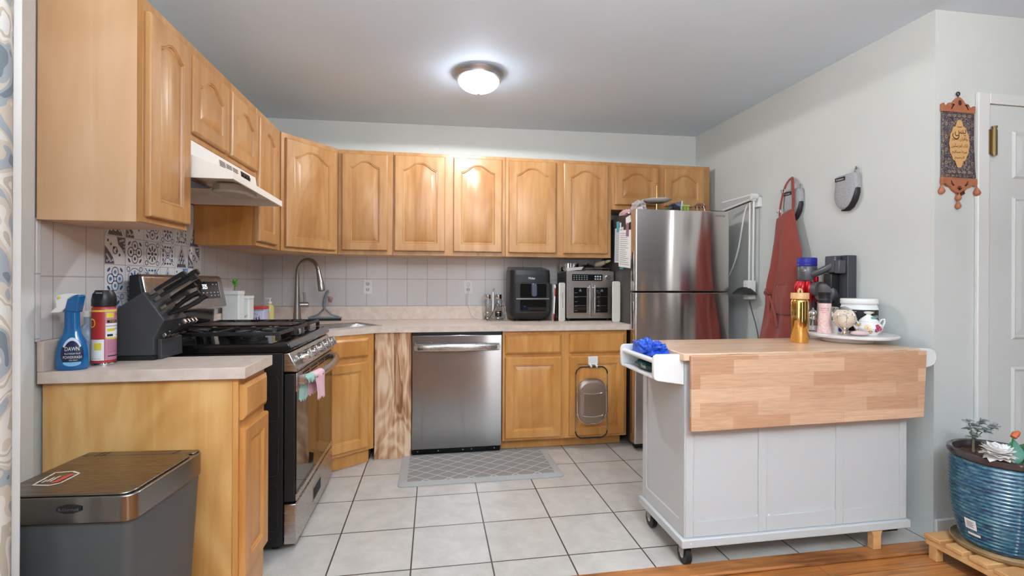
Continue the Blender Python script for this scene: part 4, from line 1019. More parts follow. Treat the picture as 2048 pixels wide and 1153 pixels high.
obj('top_panel', MB().add([(x0+.012, yf+.03, ZC+.3955), (x1-.012, yf+.03, ZC+.3955), (x1-.02, yb_-.02, ZC+.428), (x0+.02, yb_-.02, ZC+.428), (x0+.012, yb_-.02, ZC+.3955), (x1-.012, yb_-.02, ZC+.3955)],
    [(0, 1, 2, 3), (0, 3, 4), (1, 5, 2), (3, 2, 5, 4)]), M['blk'], t, smooth=0)
d = obj('drawer', MB().rbox(x0+.035, x1-.020, yf-.012, yf-.0005, ZC+.062, ZC+.300, .02, 'y'), af, t, bevel=.004)
obj('upper_window', MB().rbox(x0+.075, x1-.045, yf-.0145, yf-.0124, ZC+.185, ZC+.290, .008, 'y'), M['dglass'], d)
obj('lower_window', MB().rbox(x0+.075, x1-.045, yf-.0145, yf-.0124, ZC+.078, ZC+.166, .012, 'y'), M['dglass'], d)
obj('trim_bar', MB().box(x0+.045, x1-.022, yf-.018, yf-.0146, ZC+.171, ZC+.179), M['nickel'], d)
obj('handle', MB().rbox(x0+.158, x0+.200, yf-.050, yf-.0147, ZC+.192, ZC+.295, .018, 'y'), mat('slate_handle', (92, 100, 112), .25, .6), d, bevel=.005)
obj('lettering', text_mb([('Midea', x0+.168, ZC+.333, .050, .018)], lambda x, y: (x, yf-.0014, y)), M['white'], t, smooth=0)
for x in (x0+.07, x1-.07):
    for y in (yf+.08, yb_-.05): obj('foot', MB().cyl((x, y, ZC), (x, y, ZC+.0098), .014, n=12), M['blk_soft'], t)

# cutting boards between the appliances
def board(name, label, x, y0, y1, h, th, m, lean, hole=True, group='cutting boards on the worktop'):
    k = thing(name, label, 'cutting board', (x, (y0+y1)/2, ZC), None, group)
    pts = rrect(y0, y1, 0, h, .022, 5)
    mb = MB(); n_ = len(pts)
    Lz = lambda z: lean*z/h
    if hole:
        hp_ = rrect(y0+.02, y0+.045, h-.14, h-.05, .0115, 5); o_ = pts
        bm = bmesh.new(); A_ = [bm.verts.new((a, b, 0)) for a, b in o_]; B_ = [bm.verts.new((a, b, 0)) for a, b in hp_]
        ed = [bm.edges.new((L[i], L[(i+1) % len(L)])) for L in (A_, B_) for i in range(len(L))]
        bmesh.ops.triangle_fill(bm, edges=ed, use_beauty=True); bm.verts.index_update()
        vv = [tuple(v.co) for v in bm.verts]; ff = [[v.index for v in f.verts] for f in bm.faces]; bm.free(); nb = len(vv)
        mb.add([(x+Lz(z), y, ZC+z) for y, z, q in vv], ff); mb.add([(x+th+Lz(z), y, ZC+z) for y, z, q in vv], ff)
        for L, st in ((o_, 0), (hp_, len(o_))):
            for i in range(len(L)): j = (i+1) % len(L); mb.f.append([st+i, st+j, nb+st+j, nb+st+i]); mb.m.append(0)
    else:
        mb.add([(x+Lz(z), y, ZC+z) for y, z in pts]+[(x+th+Lz(z), y, ZC+z) for y, z in pts], [tuple(range(n_))[::-1], tuple(range(n_, 2*n_))]+[(i, (i+1) % n_, n_+(i+1) % n_, n_+i) for i in range(n_)])
    obj('board', mb, m, k, bevel=.002)
    return k
bw_ = mat('white_board', (226, 224, 216), .45)
k = board('cutting_board', 'white cutting board with a red edge next to the air fryer', 2.208, -.33, -.08, .285, .011, bw_, .012, False)
tag(obj('red_grip', MB().add([(2.2075, -.3308, ZC+.01), (2.2195, -.3308, ZC+.01), (2.2195, -.3308, ZC+.055), (2.2085, -.3308, ZC+.06)], [(0, 1, 2, 3)]).add([(2.218, -.3308, ZC+.20), (2.229, -.3308, ZC+.185), (2.231, -.3308, ZC+.25), (2.219, -.3308, ZC+.262)], [(0, 1, 2, 3)]), M['red'], k, solid=.001), 'red grip edge')
board('cutting_board', 'dark slim board between the two white boards', 2.230, -.32, -.09, .288, .007, M['gasket'], .012, False)
# the wide board stands turned towards the room
k = thing('cutting_board', 'white cutting board with a long grip slot leaning left of the toaster oven', 'cutting board', (2.275, -.345, ZC), math.radians(34), 'cutting boards on the worktop')
def bfill(o_, hp_, th):
    bm = bmesh.new(); A_ = [bm.verts.new((a, b, 0)) for a, b in o_]; B_ = [bm.verts.new((a, b, 0)) for a, b in hp_]
    ed = [bm.edges.new((L[i], L[(i+1) % len(L)])) for L in (A_, B_) for i in range(len(L))]
    bmesh.ops.triangle_fill(bm, edges=ed, use_beauty=True); bm.verts.index_update()
    vv = [tuple(v.co) for v in bm.verts]; ff = [[v.index for v in f.verts] for f in bm.faces]; bm.free(); nb = len(vv)
    mb = MB().add([(y, 0, z) for y, z, q in vv], ff); mb.add([(y, th, z) for y, z, q in vv], ff)
    for L, st in ((o_, 0), (hp_, len(o_))):
        for i in range(len(L)): j = (i+1) % len(L); mb.f.append([st+i, st+j, nb+st+j, nb+st+i]); mb.m.append(0)
    return mb
obj('board', bfill(rrect(-.026, .038, 0, .300, .014, 4), rrect(.008, .022, .10, .225, .0065, 4), .012), bw_, k, bevel=.002)
# toaster oven
t = thing('toaster_oven', 'stainless french-door toaster oven on the worktop beside the refrigerator', 'toaster oven', (2.515, -.17, ZC))
x0, x1, yf = 2.318, 2.700, -.310
obj('body', MB().box(x0, x1, yf+.001, -.045, ZC+.018, ZC+.385), M['blk_soft'], t, bevel=.008)
st_ = mat('satin_oven_steel', (178, 170, 164), .3, 1.0)
obj('front_frame', MB().rbox(x0-.002, x1+.004, yf-.018, yf, ZC+.020, ZC+.392, .012, 'y'), st_, t, bevel=.003)
obj('top_cover', MB().box(x0, x1+.002, yf+.002, -.044, ZC+.3855, ZC+.390), st_, t)
cp = obj('control_strip', MB().rbox(x0+.042, x1-.092, yf-.0205, yf-.0185, ZC+.315, ZC+.366, .006, 'y'), M['blk'], t)
mb = MB()
for i in range(6):
    for j in range(3): mb.box(x0+.052+i*.021, x0+.064+i*.021, yf-.0212, yf-.0206, ZC+.325+j*.0135, ZC+.3285+j*.0135)
for i in range(3):
    for j in range(2): mb.box(x1-.156+i*.02, x1-.144+i*.02, yf-.0212, yf-.0206, ZC+.323+j*.020, ZC+.335+j*.020)
obj('button_marks', mb, mat('button_print', (176, 178, 180), .5), cp)
kn = obj('knob', MB().lathe([(.020, 0), (.020, .014), (.017, .020), (.0005, .020)], (x1-.046, yf-.0183, ZC+.343), 24, axis=(0, -1, 0)), M['chrome'], t)
xm = (x0+x1)/2+.006
for nm, a, b in (('door', x0+.022, xm-.002), ('door', xm+.002, x1-.018)):
    dd_ = obj(nm, MB().box(a, b, yf-.026, yf-.0188, ZC+.032, ZC+.296), st_, t, bevel=.002)
    l_ = a < xm-.1
    wa, wb = (a+.032, b-.036) if l_ else (a+.036, b-.032)
    obj('window', MB().box(wa, wb, yf-.0272, yf-.0262, ZC+.065, ZC+.262), M['dglass'], dd_)
    hx = b-.018 if l_ else a+.018
    hm_ = MB().tube([(hx, yf-.052, ZC+.055), (hx, yf-.052, ZC+.280)], .0065, 12)
    for z in (ZC+.075, ZC+.262): hm_.tube([(hx, yf-.052, z), (hx, yf-.0262, z)], .0055, 8)
    obj('handle', hm_, M['chrome'], dd_)
    mk = MB()
    for j in range(5): mk.box(wa+.006, wa+.030, yf-.0279, yf-.0273, ZC+.08+j*.035, ZC+.083+j*.035)
    c = (wa+wb)/2; mk.add([(c-.012, yf-.0276, ZC+.232), (c+.012, yf-.0276, ZC+.232), (c, yf-.0276, ZC+.254)], [(0, 1, 2)])
    obj('scale_print', mk, M['ink'], dd_)
    rkm = MB()
    for z in (ZC+.12, ZC+.19): rkm.box(wa+.004, wb-.004, yf-.0278, yf-.0273, z, z+.0025)
    obj('rack_line', rkm, M['nickel'], dd_)
for x in (x0+.03, x1-.03):
    for y in (yf+.03, -.08): obj('foot', MB().cyl((x, y, ZC), (x, y, ZC+.0195), .013, n=12), M['blk_soft'], t)
mb = MB()
for i in range(9):
    for j in range(5): mb.box(x0-.0008, x0-.0001, -.29+i*.024, -.276+i*.024, ZC+.25+j*.02, ZC+.258+j*.02)
obj('side_vents', mb, M['black_ink'], t)
# tall white board on the right
kb2 = thing('cutting_board', 'ivory cutting board standing upright at the right end of the worktop', 'cutting board', (2.636, -.478, ZC), math.radians(8), 'cutting boards on the worktop')
obj('board', MB().rbox(.0, .066, 0, .012, 0, .312, .016, 'y', 5), mat('ivory_board_front', (222, 219, 206), .5), kb2, bevel=.003)
# things on top of the oven
zt = ZC+.3905
t = thing('saucepan', 'shallow stainless pan under the wall cabinets behind the white tray', 'pan', (2.36, -.13, zt))
pn = MB().lathe([(.070, .0), (.078, .004), (.080, .060), (.083, .062), (.083, .066), (.078, .066), (.077, .060), (.074, .006), (.0005, .004)], (2.395, -.13, zt), 36, cap=False)
obj('pan', pn, M['chrome'], t)
t = thing('food_tray', 'white foam tray lying tilted on the front of the toaster oven', 'tray', (2.38, -.26, zt))
mb = MB(); O = [(2.325, -.315, zt+.002), (2.440, -.315, zt+.012), (2.440, -.222, zt+.012), (2.325, -.222, zt+.002)]
O2 = [(2.31, -.33, zt+.022), (2.455, -.33, zt+.036), (2.455, -.217, zt+.036), (2.31, -.217, zt+.022)]; I2 = [(p[0]*.94+2.38*.06, p[1]*.94-.272*.06, p[2]) for p in O2]; I1 = [(p[0]*.97+2.38*.03, p[1]*.97-.272*.03, p[2]+.004) for p in O]
for a, b in ((O, O2), (O2, I2), (I2, I1)): mb.add(a+b, [(i, (i+1) % 4, 4+(i+1) % 4, 4+i) for i in range(4)])
mb.add(O, [(3, 2, 1, 0)]); mb.add(I1, [(0, 1, 2, 3)])
obj('tray', mb, M['white'], t, bevel=.002)
t = thing('wire_rack', 'black oven wire rack lying on the toaster oven', 'rack', (2.585, -.2, zt))
mb = MB()
x0_, x1_ = 2.475, 2.690
for z in (.004, .024):
    mb.tube([(p[0], p[1], zt+z) for p in rrect(x0_, x1_, -.30, -.10, .02, 3)], .003, 6, True)
for i in range(16): mb.tube([(x0_+.008+i*.0133, -.298, zt+.024), (x0_+.008+i*.0133, -.102, zt+.024)], .0018, 5)
for x, y in ((x0_+.02, -.3), (x1_-.02, -.3), (x0_+.02, -.1), (x1_-.02, -.1)): mb.tube([(x, y, zt+.004), (x, y, zt+.024)], .0022, 5)
obj('rack', mb, M['nickel'], t)
t = thing('pan_lid', 'dark domed pan lid lying on the wire rack over the toaster oven', 'lid', (2.50, -.20, zt+.028))
obj('dome', MB().lathe([(.058, .0), (.060, .004), (.05, .018), (.03, .027), (.0005, .030)], (2.535, -.19, zt+.0275), 28), M['blk_soft'], t)
obj('knob', MB().lathe([(.006, .030), (.010, .036), (.008, .042), (.0005, .043)], (2.535, -.19, zt+.0277), 14), M['nickel'], t)
t = thing('cloth_roll', 'beige cloth roll with a pale green end on the wire rack', 'cloth', (2.65, -.17, zt+.028))
a, b = Vector((2.600, -.17, zt+.052)), Vector((2.668, -.24, zt+.078))
obj('roll', MB().tube([a, a.lerp(b, .3), a.lerp(b, .7), b], [.016, .024, .023, .015], 14), mat('beige_cloth', (196, 176, 152), .9), t, sub=1)
obj('green_end', MB().tube([b+(b-a)*.02, b+(b-a)*.25, b+(b-a)*.42], [.012, .011, .006], 12), mat('pale_green_cloth', (190, 200, 140), .8), t)

# ------------------------------------------------------------------ things on the refrigerator
zf = 1.7065
t = thing('plate_stand', 'white plate on a slim gold rod standing on top of the refrigerator', 'stand', (2.990, -.475, zf))
obj('rod', MB().tube([(2.990, -.475, zf), (2.990, -.475, 1.948)], .0045, 10).ball((2.990, -.475, 1.955), .010), M['gold'], t)
obj('plate', MB().lathe([(.05, 1.812), (.075, 1.816), (.108, 1.830), (.112, 1.834), (.109, 1.835), (.075, 1.822), (.0052, 1.819)], (2.990, -.475, 0), 40, cap=False), M['white'], t)
obj('foot', MB().lathe([(.06, 0), (.06, .006), (.008, .012)], (2.990, -.475, zf), 24), M['gold'], t)
def crumple(c, rx, ry, rz, amp, seed, freq=3.0, nu=40, nv=24, floor=None):
    mb = MB().ball((0, 0, 0), 1, 1, 1, nu, nv); o = []
    for p in mb.v:
        q = Vector(p); n1 = noise.noise(q*freq+Vector((seed, seed*2, 0))); n2 = abs(noise.noise(q*freq*2.3+Vector((0, seed, seed))))
        s = 1+amp*(n1+.8*(n2-.25)); v = Vector((c[0]+p[0]*rx*s, c[1]+p[1]*ry*s, c[2]+p[2]*rz*s))
        if floor is not None: v.z = max(v.z, floor)
        o.append(tuple(v))
    mb.v = o; return mb
cl = mat('clear_plastic_wrap', (226, 214, 214), .2, trans=.35)
for c, r, sd, lb in (((2.832, -.49, zf+.060), (.042, .085, .052), 1, 'crumpled clear plastic bag at the left front of the refrigerator top'), ((2.905, -.42, zf+.045), (.016, .045, .045), 5, 'low clear plastic wrap beside the gold plate stand')):
    tag(obj('plastic_bag', crumple(c, *r, .5, sd, 3.2, floor=zf), cl, loc=(c[0], c[1], zf), smooth=60), lb, 'bag', 'plastic bags on the refrigerator')
t = thing('utensil_bundle', 'pink packet with metal clips lying at the left edge of the refrigerator top', 'packet', (2.75, -.50, zf))
obj('packet', crumple((2.750, -.44, zf+.024), .026, .11, .026, .3, 8, floor=zf), mat('pink_packet', (214, 176, 180), .4), t, smooth=60)
mb = MB()
for k in range(3): mb.tube([(2.735+.01*k, -.54, zf+.012+.008*k), (2.765, -.46+.02*k, zf+.016), (2.745, -.40, zf+.02+.006*k)], .005, 6)
obj('clips', mb, M['nickel'], t)
t = thing('photo_packet', 'dark printed packet leaning upright on the refrigerator beside the green tray', 'packet', (3.13, -.45, zf))
obj('packet', MB().add([(3.09, -.43, zf), (3.185, -.47, zf), (3.205, -.46, zf+.128), (3.12, -.42, zf+.108)], [(0, 1, 2, 3)]), mat('printed_film', (66, 70, 96), .3, var=(160, 160, 180), vscale=40), t, solid=.004)
obj('white_edge', MB().tube([(3.190, -.472, zf+.001), (3.209, -.463, zf+.13)], .004, 6), M['white'], t)
obj('foil', crumple((3.13, -.485, zf+.050), .040, .016, .045, .6, 12, floor=zf), mat('dark_foil', (60, 56, 66), .25, .5), t, smooth=60)
t = thing('egg_tray', 'bright green tray with little cups on the refrigerator', 'tray', (3.24, -.40, zf))
gm = mat('lime_plastic', (158, 190, 70), .4)
obj('lid', MB().box(3.195, 3.295, -.43, -.34, zf+.092, zf+.108), mat('pale_lime_plastic', (196, 206, 120), .4), t, bevel=.004)
mb = MB()
for i in range(4): mb.lathe([(.010, .052), (.013, .090), (.0005, .0915)], (3.21+i*.024, -.415, zf), 12)
mb.box(3.195, 3.295, -.40, -.345, zf, zf+.0915); obj('cups', mb, gm, t)
t = thing('wire_basket', 'copper toned wire basket on the right of the refrigerator top', 'basket', (3.36, -.45, zf))
mb = MB(); c = Vector((3.365, -.46, zf))
for k in range(3): mb.tube([c+Vector((.068*(1-k*.12)*math.cos(a*PI/12), .06*(1-k*.12)*math.sin(a*PI/12), .004+.045*k)) for a in range(24)], .002, 5, True)
for k in range(14):
    a = k*PI/7; mb.tube([c+Vector((.068*math.cos(a), .06*math.sin(a), .004)), c+Vector((.058*math.cos(a+.25), .05*math.sin(a+.25), .085)), c+Vector((.02*math.cos(a+.5), .02*math.sin(a+.5), .118))], .0018, 5)
    mb.tube([c+Vector((.068*math.cos(a), .06*math.sin(a), .004)), c+Vector((.058*math.cos(a-.25), .05*math.sin(a-.25), .085)), c+Vector((.02*math.cos(a-.5), .02*math.sin(a-.5), .118))], .0018, 5)
obj('wires', mb, mat('rose_wire', (190, 150, 140), .25, 1.0), t)
t = thing('herb_bunch', 'small green herb sprig lying near the printed packet on the refrigerator', 'plant', (3.06, -.47, zf))
mb = MB(); rr = random.Random(2)
for k in range(10): x = 3.062+k*.003; leaf(mb, (x, -.46, zf+.006), (x+rr.uniform(-.008, .008), -.485, zf+rr.uniform(.06, .085)), .016)
obj('leaves', mb, mat('olive_leaf', (112, 140, 50), .6), t, smooth=180)

# ------------------------------------------------------------------ hanging strainer on the base cabinet door
ydo = -.6365
t = thing('adhesive_hook', 'white adhesive double hook on the right base cabinet door', 'hook', (2.428, ydo, .63))
hk = MB().box(2.390, 2.462, ydo-.006, ydo-.0006, .602, .663); obj('plate', hk, M['white'], t, bevel=.003)
for x in (2.405, 2.447): obj('prong', MB().tube([(x, ydo-.0062, .615), (x, ydo-.016, .594), (x, ydo-.026, .590), (x, ydo-.032, .600)], .0065, 8), M['white'], t)
t = thing('sink_strainer', 'collapsible wire sink strainer hanging from the white hook on the cabinet door', 'strainer', (2.41, ydo-.012, .1))
yy = ydo-.021
fr = rrect(2.293, 2.528, .085, .592, .05, 6)
fo = MB().tube([(x, yy, z) for x, z in fr], .0032, 6, True)
obj('frame', fo, M['nickel'], t)
mb = MB()
for za, zb in ((.0, .035), (.472, .508)):
    pass
tp = [(x, yy-.0005, z) for x, z in fr if z > .575 or (z > .54 and False)]
gr = [(x, yy-.0004, z) for x, z in rrect(2.293, 2.528, .085, .592, .05, 6)]
n_ = 7
obj('grip_sleeve', MB().tube(gr[n_:3*n_], .0048, 8), M['blk_soft'], t); obj('grip_sleeve', MB().tube(gr[3*n_:]+gr[:n_], .0048, 8), M['blk_soft'], t)
bs = rrect(2.304, 2.518, .186, .505, .085, 9)
ri = MB().tube([(x, yy-.004, z) for x, z in bs], .0042, 8, True)
for z, d in ((.413, .045), (.252, .045)): ri.tube([(2.296, yy-.002, z+.006), (2.35, yy-.030, z-.004), (2.41, yy-.040, z-.008), (2.47, yy-.030, z-.004), (2.526, yy-.002, z+.006)], .003, 6)
obj('rim', ri, M['chrome'], t)
cxm, czm = 2.411, .3455
rings_ = []
for s, d in ((.985, .0), (.95, .010), (.85, .020), (.6, .026), (.3, .028)): rings_.append([(cxm+(x-cxm)*s, yy-.004-d, czm+(z-czm)*s) for x, z in bs])
mb = MB(); k = len(bs)
for a, b in zip(rings_, rings_[1:]): mb.add(a+b, [(i, (i+1) % k, k+(i+1) % k, k+i) for i in range(k)])
mb.add(rings_[-1], [tuple(range(k))])
ms, N, L, B = new_mat('fine_steel_mesh')
B.inputs['Base Color'].default_value = lin((188, 172, 160)); B.inputs['Metallic'].default_value = .9; B.inputs['Roughness'].default_value = .35
B.inputs['Alpha'].default_value = .72
obj('mesh_bowl', mb, ms, t, smooth=180)
# anti-fatigue mat
mtm, N, L, B = new_mat('grey_mat')
tc = N.new('ShaderNodeTexCoord'); sp = N.new('ShaderNodeSeparateXYZ'); L.new(tc.outputs['Object'], sp.inputs[0])
def fm(op, a, b=None):
    q = N.new('ShaderNodeMath'); q.operation = op
    for i, v in enumerate((a, b)):
        if v is None: continue
        if isinstance(v, (int, float)): q.inputs[i].default_value = v
        else: L.new(v, q.inputs[i])
    return q.outputs[0]
u = fm('DIVIDE', sp.outputs[0], .135); v = fm('DIVIDE', sp.outputs[1], .098)
lines = []
for sgn in (1, -1):
    s = fm('ADD', u, fm('MULTIPLY', v, sgn)); f = fm('FRACT', s); lines.append(fm('LESS_THAN', fm('ABSOLUTE', fm('SUBTRACT', f, .5)), .036))
inx = fm('LESS_THAN', fm('ABSOLUTE', sp.outputs[0]), .447); iny = fm('LESS_THAN', fm('ABSOLUTE', sp.outputs[1]), .213)
ins = fm('MULTIPLY', inx, iny); ln = fm('MULTIPLY', fm('MAXIMUM', lines[0], lines[1]), ins)
nt = N.new('ShaderNodeTexNoise'); nt.inputs['Scale'].default_value = 60; L.new(coords(N, L, (1, 6, 1)), nt.inputs['Vector'])
r1 = ramp(N, [(.3, (126, 121, 117)), (.7, (148, 143, 138))]); L.new(nt.outputs['Fac'], r1.inputs[0])
r2 = ramp(N, [(.3, (160, 157, 153)), (.7, (174, 171, 167))]); L.new(nt.outputs['Fac'], r2.inputs[0])
m1 = N.new('ShaderNodeMix'); m1.data_type = 'RGBA'; L.new(ins, m1.inputs[0]); L.new(r2.outputs[0], m1.inputs[6]); L.new(r1.outputs[0], m1.inputs[7])
m2 = N.new('ShaderNodeMix'); m2.data_type = 'RGBA'; L.new(ln, m2.inputs[0]); L.new(m1.outputs[2], m2.inputs[6]); m2.inputs[7].default_value = lin((192, 184, 178))
L.new(m2.outputs[2], B.inputs['Base Color']); B.inputs['Roughness'].default_value = .75
mb = MB(); mr = [(-.500, -.253), (.500, -.253), (.500, .253), (-.500, .253)]
def mring(d, z): return [(x, y, z) for x, y in rrect(-.5+d, .5-d, -.253+d, .253-d, .03, 5)]
rg = [mring(0, .0006), mring(0, .006), mring(.012, .010), mring(.05, .019)]; k = len(rg[0])
for a, b in zip(rg, rg[1:]): mb.add(a+b, [(i, (i+1) % k, k+(i+1) % k, k+i) for i in range(k)])
mb.add(rg[0], [tuple(range(k))[::-1]]); mb.add(rg[-1], [tuple(range(k))])
o = obj('kitchen_mat', mb, mtm, smooth=20); o.location = (1.590, -.843, 0); o.rotation_euler.z = math.radians(.3)
tag(o, 'grey cushioned floor mat with a diamond lattice in front of the dishwasher', 'mat')
# ------------------------------------------------------------------ kitchen cart
CX0, CX1, CY0, CY1 = 2.328, 3.402, -2.088, -1.690
t = thing('kitchen_cart', 'white rolling kitchen cart with a butcher block top and drop leaf', 'kitchen cart', (2.87, -1.89, 0))
cart = M['cart']
bd = MB().box(CX0, CX1, CY0+.006, CY1, .135, .868)
obj('body', bd, cart, t, bevel=.001)
fr = MB(); yf = CY0
for a, b in ((CX0, CX0+.034), (2.662, 2.700), (3.040, 3.075), (CX1-.034, CX1)): fr.box(a, b, yf, yf+.0055, .136, .868)
for a, b in ((CX0+.0345, 2.6615), (2.7005, 3.0395), (3.0755, CX1-.0345)): fr.box(a, b, yf, yf+.0055, .136, .200).box(a, b, yf, yf+.0055, .83, .868)
obj('back_frame', fr, cart, t, bevel=.0008)
sf = MB()
xs = CX0-.0065
for a, b in ((CY0+.001, CY0+.04), (CY1-.04, CY1-.001)): sf.box(xs, CX0-.0004, a, b, .136, .868)
sf.box(xs, CX0-.0004, CY0+.0405, CY1-.0405, .136, .195).box(xs, CX0-.0004, CY0+.0405, CY1-.0405, .82, .868)
obj('side_frame', sf, cart, t, bevel=.0008)
sc_ = MB()
for x, z in ((2.655, .205), (2.71, .203), (2.345, .118)): sc_.lathe([(.0045, 0), (.003, .002), (.0005, .0022)], (x, (CY0 if z > .13 else CY0-.012)-.0003, z), 10, axis=(0, -1, 0))
obj('screw_caps', sc_, M['cartglossy'], t)
obj('plinth', MB().box(CX0-.022, CX1+.010, CY0-.014, CY1+.012, .098, .134), cart, t, bevel=.004)
obj('apron_rail', MB().box(CX0-.004, CX1+.004, CY0-.004, CY1+.004, .8685, .8745), cart, t)
obj('countertop', MB().box(2.300, 3.440, -2.118, -1.668, .8755, .905), M['block_top'], t, bevel=.003)
lf = MB().add([(2.322,-2.140,.5905),(3.434,-2.140,.604),(3.448,-2.140,.899),(2.322,-2.140,.899),(2.322,-2.121,.5905),(3.434,-2.121,.604),(3.448,-2.121,.899),(2.322,-2.121,.899)],
              [(0,1,2,3),(7,6,5,4),(0,4,5,1),(1,5,6,2),(2,6,7,3),(3,7,4,0)])
obj('drop_leaf', lf, M['block'], t, bevel=.004)
hg = MB()
for x in (2.5, 2.95, 3.3): hg.box(x, x+.06, -2.1205, -2.1185, .885, .900)
obj('leaf_hinge', hg, M['nickel'], t)
# side rack for towels and spices, left
rw = M['cartglossy']; rx0, rx1 = 2.186, 2.3205
def side_panel(y0, y1):
    pts = [(rx1, .770), (rx1, .898), (rx0+.018, .898), (rx0+.006, .893), (rx0, .880), (rx0, .808), (rx0+.005, .795), (rx0+.018, .789)]
    return MB().prism(pts, 'y', y0, y1)
rk = obj('side_rack', MB().box(rx0+.004, rx1, -2.065, -1.745, .795, .806), rw, t, bevel=.002)
obj('end_panel', side_panel(-2.084, -2.0655), rw, rk, bevel=.003); obj('end_panel', side_panel(-1.7445, -1.726), rw, rk, bevel=.003)
obj('rail', MB().cyl((rx0+.016, -2.065, .868), (rx0+.016, -1.745, .868), .011, n=16), rw, rk)
obj('mount_board', MB().box(CX0-.0075, CX0-.0067, -2.06, -1.75, .80, .865), rw, rk)
# towel bar bracket on the right side
tb = obj('towel_bar', MB().cyl((3.510, -2.085, .866), (3.510, -1.74, .866), .012, n=16), rw, t)
for y0, y1 in ((-2.105, -2.086), (-1.739, -1.72)):
    pts = [(3.4045, .79), (3.4045, .874)]+[(3.505+.035*math.cos(a), .866+.035*math.sin(a)) for a in (1.35, .9, .45, 0, -.45, -.9, -1.4)]
    if y0 < -2: pts = [(3.4045, .80), (3.4045, .8750), (3.446, .8750), (3.452, .904)]+[(3.505+.038*math.cos(a), .862+.040*math.sin(a)) for a in (1.35, .9, .45, 0, -.45, -.9, -1.4)]
    obj('bracket', MB().prism(pts, 'y', y0, y1), rw, tb, bevel=.003)
def caster(x, y):
    o = obj('caster', MB().box(x-.022, x+.022, y-.022, y+.022, .094, .0975).box(x-.020, x-.016, y-.018, y+.02, .045, .0935).box(x+.016, x+.020, y-.018, y+.02, .045, .0935), M['nickel'], t, bevel=.001)
    obj('wheel', MB().lathe([(.010, -.014), (.036, -.014), (.040, -.010), (.040, .010), (.036, .014), (.010, .014)], (x, y+.006, .0405), 28, axis=(1, 0, 0)), M['blk_soft'], o)
    obj('hub', MB().lathe([(.014, -.0148), (.0005, -.0155)], (x, y+.006, .0405), 16, axis=(1, 0, 0), cap=False).lathe([(.014, .0148), (.0005, .0155)], (x, y+.006, .0405), 16, axis=(1, 0, 0), cap=False), M['chrome'], o)
for x, y in ((2.352, -2.045), (2.352, -1.735), (3.36, -1.735)): caster(x, y)
ft = MB().prism([(3.21, .0975), (3.27, .0975), (3.262, .0795), (3.262, .0135), (3.222, .0135), (3.222, .0795)], 'y', -2.098, -2.066)
tag(obj('wood_foot', ft, M['pine'], t, bevel=.003), 'pale wooden foot')
obj('dark_block', MB().box(3.28, 3.40, -2.05, -1.98, .062, .0975), M['blk_soft'], t)  # plain dark box under the right end of the cart
# bags in the side rack
o = obj('nylon_bag', crumple((2.262, -1.885, .876), .058, .125, .056, .42, 3, 3.4, 90, 56), M['bluebag'], loc=(2.262, -1.9, .82), smooth=60)
for v in o.data.vertices: v.co.z = max(v.co.z, .0325); v.co.x = max(-.048, min(v.co.x, .052)); v.co.y = max(-.155, min(v.co.y, .148))
tag(o, 'crumpled bright blue nylon bag stuffed in the side rack of the cart', 'bag')
o = obj('nylon_bag', crumple((2.252, -1.925, .8300), .054, .118, .022, .3, 9, 2.2, 40, 24), M['greenbag'], loc=(2.258, -1.9, .8065), smooth=60)
for v in o.data.vertices: v.co.z = max(v.co.z, .0005); v.co.z = min(v.co.z, .041); v.co.x = max(-.056, min(v.co.x, .054)); v.co.y = max(-.155, min(v.co.y, .14))
tag(o, 'dark green folded bag with pale lettering lying under the blue bag in the side rack', 'bag')
obj('lettering', text_mb([('Fresh', -1.955, .829, .045, .015)], lambda x, y: (2.2005, -3.91-x, y)), M['white'], o, smooth=0)

# ------------------------------------------------------------------ things on the cart
zc = .9055
g = (3.060, -1.850)
t = thing('water_bottle', 'tall polished gold bottle with a wooden lid on the cart', 'bottle', (*g, zc))
obj('body', MB().lathe([(.036, 0), (.0385, .004), (.0385, .200), (.0355, .210), (.033, .212)], (*g, zc), 48), M['gold'], t)
obj('lid', MB().lathe([(.038, .2125), (.040, .215), (.040, .241), (.039, .243), (.0005, .243)], (*g, zc), 40), wood('bamboo', (196, 148, 94), (212, 168, 112), (224, 184, 130), 'x', .45), t)
obj('lid_loop', MB().tube([(g[0]-.010, g[1]-.004, zc+.2435), (g[0]-.011, g[1]-.004, zc+.252), (g[0]-.004, g[1]-.003, zc+.262), (g[0]+.006, g[1]-.002, zc+.260), (g[0]+.010, g[1]-.002, zc+.250), (g[0]+.010, g[1]-.002, zc+.2435)], .005, 8), wood('bamboo_loop', (206, 160, 104), (218, 174, 118), (226, 186, 134), 'z', .45), t)
ls = (3.372, -1.832)
t = thing('lazy_susan', 'round white marble turntable on the cart carrying shakers and a teapot', 'turntable', (*ls, zc))
mrb = mat('white_marble', (230, 224, 220), .3, var=(212, 206, 202), vscale=10)
obj('base', MB().lathe([(.105, 0), (.108, .003), (.108, .022), (.02, .022)], (ls[0]-.03, ls[1], zc), 48), mrb, t)
obj('disc', MB().lathe([(.184, .0225), (.190, .026), (.192, .034), (.188, .0385), (.0005, .0385)], (*ls, zc), 64), mrb, t)
zd = zc+.039
